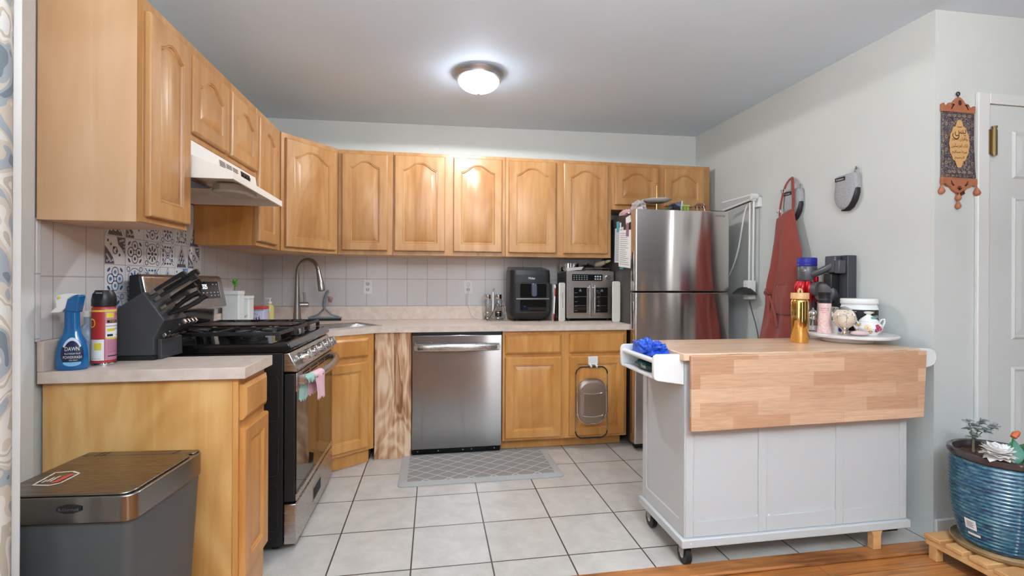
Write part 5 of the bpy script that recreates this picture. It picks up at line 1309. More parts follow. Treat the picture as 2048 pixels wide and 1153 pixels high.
# glass shaker
p = (3.255, -1.715)
t = thing('salt_shaker', 'small clear glass shaker with an onion dome silver lid on the turntable', 'shaker', (*p, zd))
obj('glass_body', MB().lathe([(.026, 0), (.028, .003), (.026, .030), (.019, .052), (.019, .062), (.016, .064), (.0005, .064)], (*p, zd), 20), M['glass'], t)
obj('salt', MB().lathe([(.018, .006), (.015, .026), (.0005, .030)], (*p, zd), 12), M['white'], t)
obj('lid', MB().lathe([(.020, .0645), (.021, .068), (.019, .072), (.0205, .078), (.0205, .098), (.014, .108), (.005, .114), (.006, .120), (.0005, .125)], (*p, zd), 20), M['chrome'], t)
p = (3.262, -1.782)
t = thing('salt_grinder', 'tall pink salt grinder with a black cap on the turntable', 'grinder', (*p, zd))
pk = mat('pink_salt', (226, 178, 172), .4, var=(246, 222, 216), vscale=110, bump=.5, bscale=160)
obj('body', MB().lathe([(.033, 0), (.0335, .003), (.027, .085), (.026, .125), (.028, .138), (.0285, .150), (.0005, .150)], (*p, zd), 32), pk, t)
obj('cap', MB().lathe([(.0295, .1505), (.0300, .165), (.0265, .170), (.0265, .176), (.030, .198), (.031, .203), (.029, .205), (.0005, .205)], (*p, zd), 32), M['blk_soft'], t)
am = math.atan2(-3.911-p[1], 1.293-p[0])
def gm_(x, y):
    r = .0285 if y > .1 else .0300
    return (p[0]+r*math.cos(am+x/r), p[1]+r*math.sin(am+x/r), zd+y)
obj('lettering', text_mb([('HIMALAYAN', 0, .124, .038, .005), ('PINK SALT', 0, .113, .036, .006), ('GRINDER', 0, .103, .026, .004)], gm_), mat('salt_red_ink', (176, 70, 70), .5), t, smooth=0)
p = (3.270, -1.892)
t = thing('globe_box', 'silver and cream globe trinket on a footed stem at the front of the turntable', 'globe', (*p, zd))
crm = mat('cream_enamel', (224, 206, 184), .35, var=(206, 186, 162), vscale=16)
obj('globe', MB().ball((*p, zd+.082), .048, .048, .050, 32, 20), crm, t)
bn = MB()
for k in range(4):
    a = k*PI/4+.2; bn.tube([(p[0]+.0485*math.cos(a)*math.sin(b), p[1]+.0485*math.sin(a)*math.sin(b), zd+.082+.0505*math.cos(b)) for b in [2*PI*i/28 for i in range(28)]], .0007, 5, True)
for z in (-.022, .012): 
    r = math.sqrt(1-(z/.05)**2)*.0488; bn.tube([(p[0]+r*math.cos(2*PI*i/30), p[1]+r*math.sin(2*PI*i/30), zd+.082+z) for i in range(30)], .0007, 5, True)
rr = random.Random(6)
for k in range(34):
    a, b = rr.uniform(0, 2*PI), rr.uniform(.7, 2.4); bn.ball((p[0]+.0475*math.cos(a)*math.sin(b), p[1]+.0475*math.sin(a)*math.sin(b), zd+.082+.0495*math.cos(b)), rr.uniform(.002, .006), rr.uniform(.002, .006), rr.uniform(.002, .004), 8, 6)
obj('silver_bands', bn, M['chrome'], t)
obj('crown', MB().lathe([(.030, .118), (.026, .126), (.016, .134), (.006, .138), (.0005, .139)], (*p, zd), 20), M['chrome'], t)
obj('stem', MB().lathe([(.030, 0), (.031, .003), (.020, .008), (.010, .018), (.012, .026), (.022, .036), (.0005, .037)], (*p, zd), 24), mat('pale_silver', (214, 204, 190), .2, .9), t)
p = (3.392, -1.905)
t = thing('sugar_bowl', 'white lidded china bowl with two handles and painted flowers on the turntable', 'sugar bowl', (*p, zd))
chn = mat('white_china', (240, 238, 236), .12, coat=.5)
obj('bowl', MB().lathe([(.036, 0), (.038, .003), (.040, .008), (.054, .022), (.058, .036), (.052, .052), (.040, .064), (.0395, .066)], (*p, zd), 40), chn, t)
ld = obj('lid', MB().lathe([(.0395, .0665), (.039, .070), (.030, .080), (.018, .090), (.010, .096), (.008, .100), (.018, .106), (.020, .110), (.010, .114), (.0005, .115)], (*p, zd), 32), chn, t)
q_ = Vector((math.cos(-.17), math.sin(-.17), 0)); P3 = Vector((*p, zd))
for s in (-1, 1):
    obj('handle', MB().tube([P3+q_*(s*.048)+Vector((0, 0, .052)), P3+q_*(s*.062)+Vector((0, 0, .074)), P3+q_*(s*.076)+Vector((0, 0, .076)), P3+q_*(s*.078)+Vector((0, 0, .060)), P3+q_*(s*.068)+Vector((0, 0, .040)), P3+q_*(s*.055)+Vector((0, 0, .028))], .0042, 8), chn, t)
bp = [(.040, .008), (.054, .022), (.058, .036), (.052, .052), (.040, .064)]
af_ = math.atan2(-3.911-p[1], 1.293-p[0])
def bowl(a, z):
    r = .05
    for (ra, za), (rb, zb) in zip(bp, bp[1:]):
        if za <= z <= zb: r = ra+(rb-ra)*(z-za)/(zb-za)
    return (p[0]+(r+.0012)*math.cos(af_+a), p[1]+(r+.0012)*math.sin(af_+a), zd+z)
mb = MB(); rr = random.Random(9)
def flower(a0, z0, R, m, mc, n=6):
    for k in range(n):
        th = 2*PI*k/n; u, v = a0+R*.62/.052*math.cos(th), z0+R*.62*math.sin(th)
        mb.add([bowl(u+R*.42/.052*math.cos(2*PI*i/7), min(.063, max(.009, v+R*.42*math.sin(2*PI*i/7)))) for i in range(7)], [tuple(range(7))], m)
    c = bowl(a0, z0); mb.ball(c, .0028, .0028, .0028, 8, 6, mc)
flower(-.05, .040, .014, 0, 1, 8); flower(-.75, .050, .009, 1, 0); flower(-.9, .022, .009, 1, 0); flower(.15, .018, .009, 1, 0); flower(.72, .044, .012, 2, 3, 5); flower(.62, .026, .010, 2, 3, 5); flower(.95, .032, .012, 3, 2, 5)
obj('painted_flowers', mb, [mat('peach_paint', (236, 200, 156), .3), mat('ochre_paint', (206, 164, 96), .3), mat('crimson_paint', (168, 44, 78), .3), mat('rose_paint', (206, 110, 140), .3)], t, smooth=0)
obj('lid_leaf', MB().add([tuple(P3+Vector((-.018, -.030, .082))), tuple(P3+Vector((.008, -.034, .079))), tuple(P3+Vector((.012, -.024, .0885))), tuple(P3+Vector((-.010, -.022, .0885)))], [(0, 1, 2, 3)]), mat('teal_paint', (70, 168, 158), .3), ld, smooth=0, solid=.0012)
p = (3.312, -1.935)
t = thing('soap_bar', 'pale pink rounded soap like lump lying between the globe and the china bowl', 'soap', (*p, zd))
mb = MB().ball((0, 0, 0), .042, .020, .0125, 24, 14); mb.xf(Matrix.Translation((p[0], p[1], zd+.0125)) @ Matrix.Rotation(-.25, 4, 'Z'))
obj('body', mb, mat('dusty_pink', (216, 184, 184), .5), t, smooth=180)
obj('seam', MB().tube([(p[0]+.010, p[1]-.0215, zd+.014), (p[0]+.008, p[1]-.016, zd+.020), (p[0]+.006, p[1]-.004, zd+.0256)], .001, 5), M['ink'], t)
p = (3.470, -1.775)
t = thing('protein_tub', 'white plastic tub with a black collagen label at the back of the turntable', 'tub', (*p, zd))
obj('tub', MB().lathe([(.080, 0), (.083, .004), (.083, .115), (.080, .128), (.076, .140), (.076, .146), (.0005, .146)], (*p, zd), 48), M['white'], t)
obj('lid', MB().lathe([(.080, .1465), (.081, .149), (.081, .170), (.079, .173), (.0005, .173)], (*p, zd), 48), M['white'], t)
at_ = math.atan2(-3.911-p[1], 1.293-p[0])
tm_ = cyl_map(p, .0834, at_, zd); mb = MB(); patch(mb, -.125, .11, .010, .118, tm_, 0)
tm2 = cyl_map(p, .0837, at_, zd); patch(mb, .022, .072, .100, .112, tm2, 1); patch(mb, -.078, -.062, .080, .084, tm2, 1); patch(mb, -.078, -.060, .066, .078, tm2, 1)
obj('label', mb, [M['black_ink'], mat('olive_print', (128, 122, 50), .5)], t, smooth=0)
obj('lettering', text_mb([('COLLAGEN', .062, .084, .078, .013), ('PEPTIDES', .062, .067, .070, .012), ('ADVANCED BLEND', -.035, .109, .05, .005)], cyl_map(p, .0841, at_, zd)), M['white'], t, smooth=0)
p = (3.345, -1.735)
t = thing('spice_jar', 'short clear jar with a metal lid behind the globe on the turntable', 'jar', (*p, zd))
obj('jar', MB().lathe([(.030, 0), (.032, .004), (.032, .095), (.028, .102), (.028, .106), (.0005, .106)], (*p, zd), 28), mat('smoky_glass', (150, 146, 142), .1, trans=.4), t)
obj('lid', MB().lathe([(.031, .1065), (.032, .110), (.0325, .124), (.030, .127), (.026, .128), (.025, .126), (.0005, .126)], (*p, zd), 28), M['chrome'], t)
t = thing('tea_box', 'small white box with blue print half hidden behind the globe', 'box', (3.31, -1.80, zd))
obj('carton', MB().box(3.285, 3.350, -1.835, -1.785, zd, zd+.062), M['paper'], t, bevel=.001)
obj('print', MB().lathe([(.012, 0), (.0005, .0006)], (3.302, -1.8356, zd+.020), 14, axis=(0, -1, 0)).lathe([(.010, 0), (.0005, .0006)], (3.338, -1.8356, zd+.020), 14, axis=(0, -1, 0)), mat('cobalt_print', (44, 64, 150), .5), t)
t = thing('wooden_box', 'small brown wooden box behind the pink salt grinder', 'box', (3.345, -1.688, zd))
obj('box', MB().box(3.312, 3.335, -1.80, -1.77, zd, zd+.075), M['terra'], t, bevel=.002); t.location = (3.3235, -1.785, zd)
for ch in t.children:
    for v in ch.data.vertices: v.co.x += 3.345-3.3235; v.co.y += -1.688+1.785
# ------------------------------------------------------------------ right wall: lamp, apron, mitts, vacuum
WX = W
def wp(y, z, d): return (WX-d, y, z)
t = thing('swing_arm_lamp', 'white folding swing arm lamp mounted on the wall right of the refrigerator', 'lamp', wp(-.82, 1.45, .03))
lw = mat('white_lamp_enamel', (226, 226, 222), .35)
mb = MB()
for y in (-.808, -.850): mb.tube([wp(y, 1.80, .05), wp(y+.006, 1.21, .05)], .0060, 8)
obj('lower_arm', mb, lw, t)
mb = MB().tube([wp(-.862, 1.828, .060), wp(-.585, 1.812, .12)], .0060, 8).tube([wp(-.862, 1.798, .060), wp(-.585, 1.752, .12)], .0060, 8)
obj('upper_arm', mb, lw, t)
obj('arm_rod', MB().tube([wp(-.84, 1.785, .058), wp(-.585, 1.738, .118)], .004, 6), M['blk_soft'], t)
mb = MB(); c = wp(-.862, 1.813, .055)
mb.cyl((c[0]-.022, c[1], c[2]), (c[0]+.020, c[1], c[2]), .020, n=18).box(WX-.062, WX-.040, -.865, -.80, 1.782, 1.797)
obj('elbow', mb, lw, t, bevel=.002)
obj('wall_plate', MB().box(WX-.03, WX-.0005, -.872, -.795, 1.74, 1.81), lw, t, bevel=.003)
hs_ = obj('socket_housing', MB().rbox(WX-.080, WX-.022, -.838, -.780, 1.078, 1.215, .008, 'x', 3).add([], []), lw, t, bevel=.003)
shd = MB().lathe([(.018, .055), (.045, .045), (.078, .010), (.082, 0), (.079, 0), (.044, .040), (.016, .050)], wp(-.80, 1.112, .085), 32, cap=False)
obj('shade', shd, [mat('lamp_shade_black', (38, 36, 34), .5)], t)
rv = MB()
for z in (1.185, 1.13): rv.lathe([(.004, 0), (.003, .0015), (.0005, .002)], (WX-.0803, -.805, z), 10, axis=(-1, 0, 0))
obj('screws', rv, M['nickel'], t)
pts = [wp(-.806, 1.077, .05), wp(-.815, 1.02, .045), wp(-.845, .92, .03), wp(-.872, .82, .025), wp(-.88, .70, .02)]
obj('cord', MB().tube(pts, .0042, 8), mat('dark_cord', (70, 70, 70), .5), t, sub=1)
pts = [wp(-.79, 1.765, .055), wp(-.77, 1.74, .06), wp(-.73, 1.60, .06), wp(-.70, 1.46, .06), wp(-.645, 1.34, .06), wp(-.58, 1.26, .055), wp(-.50, 1.19, .05)]
obj('cable', MB().tube(pts, .006, 8), lw, t, sub=1)

# oven mitts
def mitt(yc, zt, label, wd=.150, ht=.205):
    t = thing('oven_mitt', label, 'oven mitt', wp(yc, zt-ht/2, .012), None, 'grey oven mitts')
    def outline(u):  # pocket shape, 0..1 around; local (a to the left = +y, b up)
        pass
    out = []
    for i in range(9): out.append((-.5+i/8, 0))               # top edge left -> right in picture means +y -> -y
    R = [(.5, 0), (.49, -.22), (.50, -.42), (.50, -.55), (.42, -.74), (.25, -.92), (.06, -1.0), (-.15, -.985), (-.36, -.90), (-.50, -.76), (-.555, -.60), (-.545, -.45), (-.50, -.28), (-.49, -.12)]
    pts = [(-.5, 0), (-.25, .005), (0, .01), (.25, .015)]+R
    P = [(yc-a*wd, zt+b*ht) for a, b in pts]; cy_ = sum(p[0] for p in P)/len(P); cz_ = sum(p[1] for p in P)/len(P); n = len(P)
    mb = MB(); rings = []
    for s, d in ((1, .006), (1.0, .016), (.97, .026), (.86, .034), (.6, .040), (.3, .042)): rings.append([wp(cy_+(y-cy_)*s, cz_+(z-cz_)*s, d) for y, z in P])
    for a, b in zip(rings, rings[1:]): mb.add(a+b, [(i, (i+1) % n, n+(i+1) % n, n+i) for i in range(n)])
    mb.add(rings[0], [tuple(range(n))[::-1]]); mb.add(rings[-1], [tuple(range(n))])
    obj('pocket', mb, M['greycloth'], t, smooth=180, sub=1)
    lp = MB().tube([wp(yc-.045, zt-.01, .018), wp(yc-.046, zt+.018, .014), wp(yc-.056, zt+.028, .012), wp(yc-.066, zt+.018, .014), wp(yc-.068, zt-.01, .018)], .005, 8, flat=(1, 0, 0))
    obj('loop', lp, M['greycloth'], t)
    # black palm grip: crescent along the lower right edge
    gp_ = MB(); E = R[2:8]; o_ = [(yc-a*wd*1.012, zt+b*ht*1.012) for a, b in E]
    inn_ = [(.475, -.44), (.40, -.60), (.30, -.76), (.17, -.885), (.03, -.955), (-.15, -.972)]
    i_ = [(yc-a*wd, zt+b*ht) for a, b in inn_]
    k = len(E)
    gp_.add([wp(y, z, .010) for y, z in o_]+[wp(y, z, .033) for y, z in o_]+[wp(y, z, .0375) for y, z in i_],
            [(i, i+1, k+i+1, k+i) for i in range(k-1)]+[(k+i, k+i+1, 2*k+i+1, 2*k+i) for i in range(k-1)])
    obj('rubber_grip', gp_, M['blk_soft'], t, smooth=180)
    lb = MB().box(WX-.0425, WX-.0405, yc-.008, yc+.058, zt-.036, zt-.014)
    l_ = obj('label', lb, M['black_ink'], t)
    obj('lettering', text_mb([('Cuisinart', 0, 0, .050, .011)], lambda x, y: (WX-.0430, yc+.025-x, zt-.025+y)), M['white'], l_, smooth=0)
    return t
mitt(-1.594, 1.808, 'grey oven mitt hanging alone on the wall right of the apron')
mitt(-1.190, 1.800, 'grey oven mitt hanging behind the straps of the red apron')
# apron
t = thing('apron', 'rust red cotton apron hanging from a wall hook by its neck strap', 'apron', wp(-1.17, 1.3, .03))
ZA0, ZA1 = .56, 1.655
def edge(z, tab):
    for (za, ya), (zb, yb) in zip(tab, tab[1:]):
        if zb <= z <= za: return ya+(yb-ya)*(za-z)/(za-zb)
    return tab[-1][1]
Lt = [(1.67, -1.090), (1.62, -1.080), (1.40, -1.062), (1.30, -1.050), (1.20, -1.022), (1.15, -1.012), (1.05, -1.004), (.83, -.945), (.55, -.90)]
Rt = [(1.67, -1.232), (1.60, -1.250), (1.40, -1.312), (1.20, -1.318), (1.05, -1.310), (.83, -1.30), (.55, -1.30)]
def apf(u, v):
    z0 = ZA1-v*(ZA1-ZA0); l, r = edge(z0, Lt), edge(z0, Rt)
    y = l+(r-l)*u
    z = z0-(1-v)**6*.032*(1-u)*1.0+(.02*(1-v)**6*u)
    fold = .010*math.sin(u*7.5+z*2.2)+.007*math.sin(u*15-z*9)+.012*math.exp(-((u-.32-.25*(z-1.2))/.06)**2)
    w = min(1, v*4+.25)
    return wp(y, z, .054+.012*w+fold*w+.02*math.sin(PI*u)*w)
obj('cloth', MB().grid(apf, 44, 70), M['rust'], t, smooth=180, solid=.003)
ns = MB().tube([wp(-1.225, 1.655, .052), wp(-1.232, 1.72, .050), wp(-1.218, 1.80, .046), wp(-1.203, 1.862, .036), wp(-1.190, 1.876, .026), wp(-1.170, 1.872, .028), wp(-1.150, 1.835, .042), wp(-1.135, 1.78, .050), wp(-1.112, 1.69, .052), wp(-1.106, 1.60, .052)], .014, 10, flat=(0, 1, 0))
obj('neck_strap', ns, M['rust'], t, sub=1)
bk = MB()
for y, z in ((-1.150, 1.795), (-1.112, 1.668)): bk.tube([wp(y+a, z+b, .060) for a, b in ((.017, .008), (-.017, .008), (-.017, -.008), (.017, -.008))], .0024, 6, True)
obj('buckle', bk, M['chrome'], t)
tie = MB().tube([wp(-1.00, 1.16, .075), wp(-1.03, 1.13, .085), wp(-1.09, 1.125, .092), wp(-1.02, 1.10, .09), wp(-1.01, 1.15, .08)], .012, 8, flat=(0, 0, 1)).tube([wp(-1.04, 1.125, .088), wp(-1.06, 1.06, .092), wp(-1.05, .98, .09), wp(-1.075, .93, .088)], .016, 8, flat=(0, 1, 0)).tube([wp(-1.05, 1.12, .086), wp(-1.11, 1.04, .092), wp(-1.12, .96, .09), wp(-1.135, .90, .086)], .013, 8, flat=(0, 1, 0))
obj('waist_tie', tie, M['rust'], t, sub=1)
pk_ = MB().grid(lambda u, v: Vector(apf(.40+u*.60, .435+v*.17))+Vector((-.006-.010*math.sin(PI*v), 0, 0)), 14, 10)
obj('pocket', pk_, M['rust'], t, smooth=180, solid=.003)
hk = thing('wall_hook', 'small metal wall hook carrying the apron strap and a grey mitt', 'hook', wp(-1.19, 1.85, .001))
obj('hook', MB().tube([wp(-1.19, 1.845, .002), wp(-1.19, 1.845, .018), wp(-1.19, 1.852, .024), wp(-1.19, 1.866, .0245)], .0035, 8), M['chrome'], hk)
hk = thing('wall_hook', 'small clear hook above the lone grey mitt', 'hook', wp(-1.650, 1.83, .001))
obj('hook', MB().tube([wp(-1.650, 1.826, .0005), wp(-1.650, 1.826, .018), wp(-1.650, 1.84, .020)], .003, 8), M['nickel'], hk)

# cordless vacuum in its wall dock
t = thing('cordless_vacuum', 'cordless stick vacuum with blue filter and red cyclones docked on the wall', 'vacuum', wp(-1.48, 1.0, .03))
gy = mat('vacuum_grey', (92, 92, 96), .35, .3)
obj('dock', MB().rbox(WX-.058, WX-.001, -1.640, -1.515, 1.00, 1.352, .006, 'x', 3), mat('dock_grey', (64, 64, 67), .45), t, bevel=.004)
obj('dock_clip', MB().box(WX-.10, WX-.0585, -1.600, -1.528, 1.255, 1.350).box(WX-.105, WX-.0585, -1.632, -1.598, 1.25, 1.325), mat('clip_grey', (84, 84, 88), .35, .3), t, bevel=.006)
obj('battery', MB().box(WX-.115, WX-.0590, -1.590, -1.535, 1.135, 1.250), M['blk_soft'], t, bevel=.006)
vx, vy = WX-.125, -1.428
obj('filter', MB().lathe([(.050, 1.296), (.0525, 1.299), (.0525, 1.312), (.0510, 1.314), (.0525, 1.316), (.0525, 1.343), (.049, 1.346), (.0005, 1.346)], (vx, vy, 0), 36), mat('violet_blue_plastic', (48, 50, 150), .25), t)
obj('motor_head', MB().lathe([(.050, 1.212), (.0515, 1.215), (.0515, 1.292), (.0495, 1.2955), (.0005, 1.2955)], (vx, vy, 0), 36), gy, t)
am_ = math.atan2(-3.911-vy, 1.293-vx)
bdg = MB(); vm = cyl_map((vx, vy), .0518, am_, 0)
flat_poly(bdg, [(-.018+.012*math.cos(2*PI*i/14), 1.272+.010*math.sin(2*PI*i/14)) for i in range(14)], vm); obj('badge', bdg, M['chrome'], t, smooth=0)
rd = mat('red_metallic', (176, 26, 34), .22, .6)
for k in range(9):
    a = 2*PI*k/9; p0 = Vector((vx+.040*math.cos(a), vy+.040*math.sin(a), 1.205)); p1 = Vector((vx+.052*math.cos(a), vy+.052*math.sin(a), 1.158)); p2 = Vector((vx+.046*math.cos(a+.2), vy+.046*math.sin(a+.2), 1.09))
    obj('cyclone', MB().tube([p0, p0.lerp(p1, .5), p1, p1.lerp(p2, .5), p2], [.017, .021, .020, .015, .010], 12), rd, t, smooth=60)
obj('bin', MB().lathe([(.040, 1.00), (.050, 1.004), (.052, 1.075), (.040, 1.20), (.0005, 1.20)], (vx, vy, 0), 32), mat('smoked_bin', (84, 60, 60), .15, trans=.3), t)
obj('handle', MB().tube([(vx, vy-.045, 1.250), (vx+.01, vy-.085, 1.262), (vx+.03, vy-.125, 1.285), (vx+.045, vy-.140, 1.30)], [.020, .019, .020, .022], 12), gy, t, smooth=60)
obj('trigger', MB().box(vx-.008, vx+.010, vy-.078, vy-.056, 1.205, 1.235), rd, t, bevel=.004)
obj('motor_drum', MB().lathe([(.048, -.03), (.056, -.022), (.058, .020), (.050, .032), (.030, .036), (.0005, .038)], (vx+.030, vy-.110, 1.140), 32, axis=(-1, -.25, 0)), mat('drum_grey', (104, 102, 104), .3, .4), t)
obj('drum_neck', MB().tube([(vx, vy-.03, 1.165), (vx+.012, vy-.085, 1.160)], [.040, .046], 16), mat('neck_grey', (96, 94, 96), .35, .3), t)
obj('outlet_rings', MB().lathe([(.030, 1.045), (.036, 1.050), (.030, 1.058), (.036, 1.066), (.030, 1.074), (.034, 1.080), (.0005, 1.080)], (vx+.025, vy-.125, 0), 24), M['chrome'], t)
obj('wand', MB().tube([(vx+.025, vy-.125, 1.044), (vx+.03, vy-.125, .70)], [.024, .022], 16), M['blk_soft'], t)

# ------------------------------------------------------------------ wall scroll on the entry wall
YS = YE-.002
t = thing('wall_scroll', 'ornate woven wall scroll with gold calligraphy between carved wooden bars', 'wall hanging', (3.712, YS, 1.85))
cw, cd = M['terra'], M['darkcarve']
yf = YS-.012
cl_, n_t, L_, B_ = new_mat('woven_scroll')
vv_ = coords(n_t, L_, (1, 1, 1)); vo = n_t.new('ShaderNodeTexVoronoi'); vo.inputs['Scale'].default_value = 230; L_.new(vv_, vo.inputs['Vector'])
rm = ramp(n_t, [(.0, (58, 54, 66)), (.30, (92, 82, 86)), (.55, (128, 110, 98)), (.8, (168, 144, 118))]); rm.color_ramp.interpolation = 'CONSTANT'
L_.new(vo.outputs['Color'], rm.inputs[0]); L_.new(rm.outputs[0], B_.inputs['Base Color']); B_.inputs['Roughness'].default_value = .9
def clf(u, v): z = 2.000-v*.305; return (3.620+u*(.180+.014*v**3), yf+.006+.003*math.sin(u*3)*v, z)
obj('cloth', MB().grid(clf, 8, 20), cl_, t, solid=.003)
smap = lambda x, y: (3.712+x, yf-.0005, 1.850+y)
gd = MB(); N_ = 60
med = []
for i in range(N_):
    a = 2*PI*i/N_; rx, ry = .056, .092
    s = 1+.035*math.cos(14*a); x, y = rx*math.cos(a)*s, ry*math.sin(a)*s
    y = y+.022*math.copysign(max(0, abs(math.sin(a))-.93)/.07, math.sin(a)) if abs(math.sin(a)) > .93 else y
    med.append((x, y))
flat_poly(gd, med, smap)
obj('medallion', gd, mat('gold_weave', (206, 160, 104), .7), t, smooth=0)
# border lines and rosettes
bd = MB()
def sline(pts, wd, m=0, mp_=None):
    mp_ = mp_ or smap
    for a, b in zip(pts, pts[1:]):
        d = Vector((b[0]-a[0], b[1]-a[1]));
        if d.length < 1e-6: continue
        n = Vector((-d.y, d.x)).normalized()*wd/2; e = d.normalized()*wd*.25
        bd_ = cur; bd_.add([mp_(a[0]-e.x+n.x, a[1]-e.y+n.y), mp_(a[0]-e.x-n.x, a[1]-e.y-n.y), mp_(b[0]+e.x-n.x, b[1]+e.y-n.y), mp_(b[0]+e.x+n.x, b[1]+e.y+n.y)], [(0, 1, 2, 3)], m)
cur = bd
for d, m in ((.082, 0), (.064, 0)):
    h = .140 if d > .07 else .122
    sline([(-d, -h), (d, -h), (d, h), (-d, h), (-d, -h)], .0022, m)
for i in range(9):
    for x in (-.073, .073):
        y = -.12+i*.03; sline([(x+.006*math.cos(a*PI/4), y+.007*math.sin(a*PI/4)) for a in range(9)], .002, 1 if i % 2 else 0)
for i in range(5):
    for y in (-.131, .131):
        x = -.056+i*.028; sline([(x+.007*math.cos(a*PI/4), y+.005*math.sin(a*PI/4)) for a in range(9)], .002, 1)
rr = random.Random(5)
for i in range(46):
    a = rr.uniform(0, 2*PI); x, y = rr.uniform(-.060, .060), rr.uniform(-.118, .118)
    if (x/.058)**2+(y/.108)**2 < 1.05: continue
    sline([(x+.006*math.cos(a+q*.8), y+.006*math.sin(a+q*.8)) for q in range(5)], .0018, rr.choice((0, 1)))
obj('border_pattern', bd, [mat('indigo_weave', (58, 58, 82), .9), mat('straw_weave', (190, 166, 126), .9)], t, smooth=0)
# calligraphy
AR = {'alef': '\ufe8d'}
ink_ = MB()
def ar(s, cx, cy, wd, ht): text_mb([(s, cx, cy, wd, ht)], lambda x, y: (3.712+x, yf-.0012, 1.850+y), ink_)
ar('\ufeb2\ufef3', .004, .052, .062, .034)
ar('\ufee2\ufef4\ufed3\ufea4\ufedf\ufe8d \ufee5\ufe8d\ufead\ufed7\ufee0\ufe8d\ufeed'[::1], .0, .020, .088, .022)
ar('\ufee6\ufef4\ufee0\ufeb3\ufead\ufee3\ufedf \ufeda\ufee7\ufe8d', .0, -.010, .092, .022)
ar('\ufee2\ufef4\ufed7\ufe97\ufeb4\ufee3 \ufec1\ufead\ufebb', .0, -.040, .084, .022)
ar('\ufee2\ufef4\ufea3\ufead\ufedf\ufe8d', .0, -.066, .054, .017)
cur = ink_
sline([(-.036+.018*math.cos(a*PI/8)+.016, .044+.018*math.sin(a*PI/8)-.004) for a in range(7, 17)], .004, 0, lambda x, y: (3.712+x, yf-.0012, 1.850+y))
sline([(-.012, .080), (-.004, .077), (.006, .078), (.012, .081)], .003, 0, lambda x, y: (3.712+x, yf-.0012, 1.850+y))
obj('calligraphy', ink_, mat('dark_brown_ink', (58, 34, 26), .8), t, smooth=0)
top = [(-.094, 0), (.090, -.003), (.092, .030), (.084, .034), (.076, .024), (.062, .026), (.052, .040), (.034, .042), (.024, .056), (.012, .066), (0, .070), (-.012, .066), (-.024, .056), (-.034, .044), (-.052, .042), (-.064, .030), (-.078, .028), (-.086, .040), (-.095, .034)]
b_ = obj('top_bar', MB().prism([(3.712+x, 1.999+z) for x, z in top], 'y', yf, YS), cw, t, bevel=.002)
bot = [(-.095, 0), (.108, -.004), (.106, -.030), (.094, -.038), (.076, -.036), (.062, -.046), (.046, -.048), (.034, -.062), (.018, -.072), (0, -.078), (-.018, -.070), (-.034, -.060), (-.046, -.044), (-.064, -.042), (-.078, -.030), (-.092, -.036), (-.097, -.024)]
b2_ = obj('bottom_bar', MB().prism([(3.714+x, 1.694+z) for x, z in bot], 'y', yf, YS), cw, t, bevel=.002)
for par, z0, s in ((b_, 2.024, 1), (b2_, 1.664, -1)):
    cur = MB(); mpp = lambda x, y: (3.714+x, yf-.0006, z0+y)
    for sx in (-1, 1): sline([(sx*(.030+.018*q), s*.006*math.sin(q*5)+s*(.006-.012*q)) for q in [i/8 for i in range(9)]], .005, 0, mpp); sline([(sx*(.042+.006*math.cos(a)), s*.004+.006*math.sin(a)) for a in [i*.7 for i in range(7)]], .003, 0, mpp)
    if s > 0: flat_poly(cur, [(.010*math.cos(i*PI/6), .018+.013*math.sin(i*PI/6)) for i in range(12)], mpp)
    else:
        for k in range(5): a = -PI/2+(k-2)*.5; sline([(0, -.030), (.016*math.cos(a+PI), -.030+.020*math.sin(a+PI))], .004, 0, mpp)
        for q in range(3): text_mb([('\ufee2\ufef4\ufea3\ufead\ufedf\ufe8d', -.03+q*.03, .021, .026, .005)], mpp, cur)
    obj('carving', cur, cd, par, smooth=0)
obj('hanging_ring', MB().tube([(3.712+.008*math.cos(a*PI/8), yf+.006, 2.086+.008*math.sin(a*PI/8)) for a in range(16)], .003, 6, True).tube([(3.712, yf+.006, 2.068), (3.712, yf+.006, 2.078)], .002, 6), cd, t)
def drop(x, z, s):
    return MB().lathe([(.0005, .034*s), (.003*s, .030*s), (.006*s, .020*s), (.0135*s, .004*s), (.014*s, -.004*s), (.009*s, -.013*s), (.0005, -.016*s)], (x, yf+.004, z), 16).tube([(x, yf+.004, z+.034*s), (x, yf+.004, z+.048*s)], .0012, 5)
for x, z, s in ((3.620, 1.628, .95), (3.818, 1.626, 1.05), (3.712, 1.598, .9), (3.712, 1.560, .85)):
    obj('tassel_bead', drop(x, z, s), cw, t, smooth=60)
bwm = MB().add([(3.712, yf+.002, 1.618), (3.735, yf-.004, 1.632), (3.742, yf-.002, 1.618), (3.722, yf+.002, 1.606)], [(0, 1, 2, 3)]).add([(3.712, yf+.002, 1.616), (3.704, yf-.002, 1.622), (3.700, yf-.002, 1.610)], [(0, 1, 2)])
obj('ribbon', bwm, cd, t, smooth=0, solid=.002)
